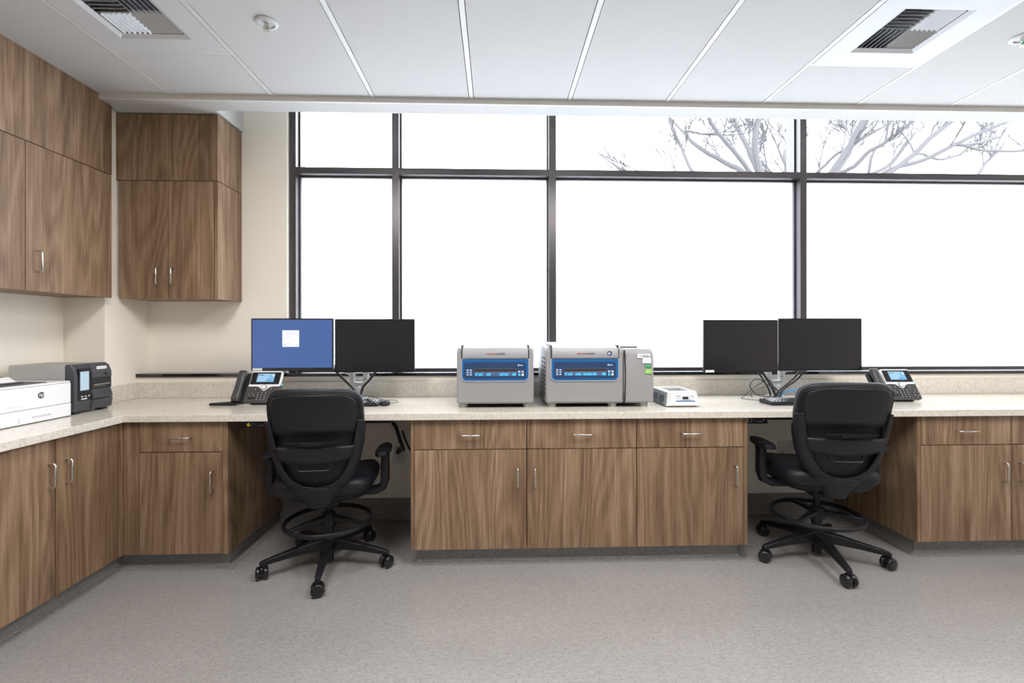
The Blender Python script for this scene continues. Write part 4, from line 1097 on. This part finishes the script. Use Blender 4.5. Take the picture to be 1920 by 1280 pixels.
lg = obj('round_logo', MB().prism([(LC[0]+.0165*math.cos(a), LC[1]+.0165*math.sin(a)) for a in [2*PI*k/32 for k in range(32)]], .0002, .0014, 'x'), M['ink'], t)
MT = Matrix.Translation((.0016, LC[0], LC[1]-.0062)) @ Matrix.Rotation(PI/2, 4, 'Z') @ Matrix.Rotation(PI/2, 4, 'X')
obj('logo_lettering', text_mb('hp', .027, MT, .0003, shear=.25), M['label'], lg)

t = thing('label_printer', 'black and grey label printer between the laser printer and the corner', 'printer', (-2.284, 2.668, CT), R(3))
lw, lh, ld = .262, .273, .335
obj('cover', MB().rr(-ld, -.052, 0, lw, .006, .012, lh, 'z'), M['zebra_grey'], t, bevel=.010, seg=3, label='grey metal side cover')
fpz = [(-.055, .012), (-.006, .012), (.000, .050), (.0, .20), (-.008, .250), (-.024, lh), (-.055, lh)]
obj('front_housing', MB().prism(fpz, 0, lw, 'y'), M['zebra_dark'], t, bevel=.008, seg=3)
obj('control_bezel', MB().box(-.004, .0035, .020, .108, .072, .250), M['blk_gloss'], t)
obj('display', MB().box(.0, .0045, .030, .090, .128, .232), M['lcd_blue'], t, label='lit touch screen')
for k in range(3):
    b_ = obj('button', MB().box(.002, .0052, .034+k*.024, .050+k*.024, .102, .116), M['seam'], t)
    obj('button_mark', MB().box(.0035, .0056, .036+k*.024, .047+k*.024, .092, .097), M['label'], b_)
obj('model_plate', MB().box(.002, .0046, .036, .076, .078, .084), M['label'], t)
obj('media_opening', MB().box(-.040, .0042, .112, lw-.006, .128, .188), M['seam'], t)
obj('tear_bar', MB().box(.0043, .012, .114, .235, .148, .154).box(.0043, .0075, .114, .215, .140, .1415), M['steel'], t)
obj('upper_door', MB().prism([(-.020, .190), (.006, .190), (.004, .225), (-.010, .262), (-.020, .262)], .112, lw-.003, 'y'), M['zebra_dark'], t, bevel=.003)
cc = MB()
cc.prism([(.001, .125), (.012, .086), (.012, .072), (.0, .072)], .112, lw-.006, 'y')
obj('label_chute', cc, M['zebra_dark'], t, bevel=.002)
rb = MB()
for k in range(7): rb.prism([(.0012, .1262), (.0130, .0865), (.0130, .0845), (.0012, .1230)], .122+k*.019, .125+k*.019, 'y')
obj('chute_ribs', rb, M['blk'], t)
obj('lower_front', MB().prism([(-.02, .014), (.004, .014), (.012, .066), (.0, .071), (-.02, .071)], .110, lw-.003, 'y'), M['zebra_dark'], t, bevel=.003)
lb = obj('name_sticker', MB().box(.0, .0035, .150, .222, .240, .256, M=Matrix.Translation((-.001, 0, -.002))), M['label'], t)
obj('sticker_print', MB().box(.0020, .0030, .156, .215, .2445, .2475), M['ink_grey'], lb)
hp_ = [(.196, .212), (.206, .220), (.214, .222), (.222, .214), (.226, .204), (.220, .208), (.222, .196), (.214, .206), (.212, .198), (.206, .208), (.200, .204)]
obj('animal_head_logo', MB().prism(hp_, .0050, .0070, 'x'), M['seam'], t)
for fx, fy in ((-.03, .03), (-.03, lw-.04), (-ld+.03, .03), (-ld+.03, lw-.04)):
    obj('foot', MB().box(fx-.02, fx+.02, fy-.02, fy+.02, .0005, .0125), M['seam'], t)

# ------------------------------------------------------------------ under the worktop
def mini_pc(x, y, w_, label, dot):
    t = thing('mini_computer', label, 'computer', (x, y, .782), 0, 'mini computers under the worktop')
    obj('case', MB().box(0, w_, 0, .18, 0, .036), M['blk'], t, bevel=.002)
    pm = MB(); pm.box(w_-.118, w_-.113, -.001, 0, .008, .030)
    for k, (a, z) in enumerate(((.100, .022), (.100, .010), (.064, .010), (.052, .010), (.044, .010))): pm.box(w_-a, w_-a+.007, -.001, 0, z, z+.0045)
    obj('port_row', pm, M['ink_grey'], t)
    obj('blue_port', MB().box(w_-.086, w_-.074, -.001, 0, .017, .023), M['slate'], t)
    obj('power_light', MB().box(w_-.028, w_-.022, -.001, 0, .018, .024), M['label'], t)
    if dot: obj('yellow_dot', MB().prism([(.050+.0095*math.cos(a), .016+.0095*math.sin(a)) for a in [2*PI*k/24 for k in range(24)]], -.0015, 0), M['yellow'], t)
    obj('mounting_rail', MB().box(.01, w_-.005, .03, .15, .0362, .0432), M['blk'], t)
mini_pc(-1.425, 2.70, .168, 'black mini computer with a yellow dot under the worktop, left kneehole', True)
mini_pc(1.450, 2.70, .118, 'black mini computer under the worktop in the right kneehole', False)
o = obj('power_rail', MB().box(-.80, -.592, 2.69, 2.79, .804, .8245).prism([(-.592, .8245), (-.592, .804), (-.575, .812), (-.575, .8245)], 2.70, 2.78), M['blk'], bevel=.002)
tag(o, 'black tray fixed under the worktop right of the left-hand chair', 'tray')
o = obj('power_rail', MB().box(1.575, 2.10, 2.69, 2.75, .806, .8245), M['blk'], bevel=.002)
tag(o, 'long black rail fixed under the worktop behind the right-hand chair', 'tray')
cable('power_cable', [(-.588, 2.75, .790), (-.584, 2.78, .775), (-.580, 2.81, .745), (-.585, 2.95, .640), (-.60, 3.12, .55), (-.66, 3.30, .515), (-.676, 3.338, .500)], .011, M['cable'], 'thick black power lead plugged into the outlet behind the left-hand chair')
cable('power_cable', [(-.545, 2.80, .735), (-.545, 2.93, .64), (-.540, 3.05, .56), (-.525, 3.13, .525), (-.484, 3.18, .50)], .006, M['cable'], 'thin black lead running into the cabinet right of the left-hand chair')

def outlet(x, z, cols, label, skip=()):
    t = thing('wall_outlet', label, 'outlet', (x, YS, z), 0, 'ivory wall outlets')
    w_ = .036 if cols == 1 else .059
    obj('plate', MB().rr(-w_, w_, -.058, .058, .004, -.006, -.0003), M['outlet'], t, bevel=.0015)
    for c_ in range(cols):
        for r_ in (-1, 1):
            cx = (c_-(cols-1)/2)*.046; cz = r_*.0195
            s_ = obj('socket', MB().prism([(cx+.0165*math.cos(a), cz+.0145*math.sin(a)) for a in [2*PI*k/24 for k in range(24)]], -.0072, -.006), M['outlet'], t, bevel=.0005)
            obj('slots', MB().box(cx-.007, cx-.005, -.0076, -.0072, cz-.002, cz+.007).box(cx+.005, cx+.007, -.0076, -.0072, cz-.002, cz+.006).box(cx-.002, cx+.002, -.0076, -.0072, cz-.010, cz-.006), M['seam'], s_)
    return t
outlet(-.678, .460, 1, 'ivory double wall outlet with a lead plugged in, left kneehole')
outlet(2.082, .470, 2, 'square ivory four-socket wall outlet in the right kneehole')
o = obj('power_plug', MB().cyl((-.678, YS-.0085, .482), (-.678, YS-.040, .482), .018, .014, 16), M['cable'], smooth=True)
tag(o, 'round black plug in the upper socket behind the left-hand chair', 'plug')
o = obj('paper_slip', MB().box(-1.125, -1.055, 3.05, 3.11, .0008, .004), M['label'])
tag(o, 'small white box lying on the floor under the left-hand chair', 'box')
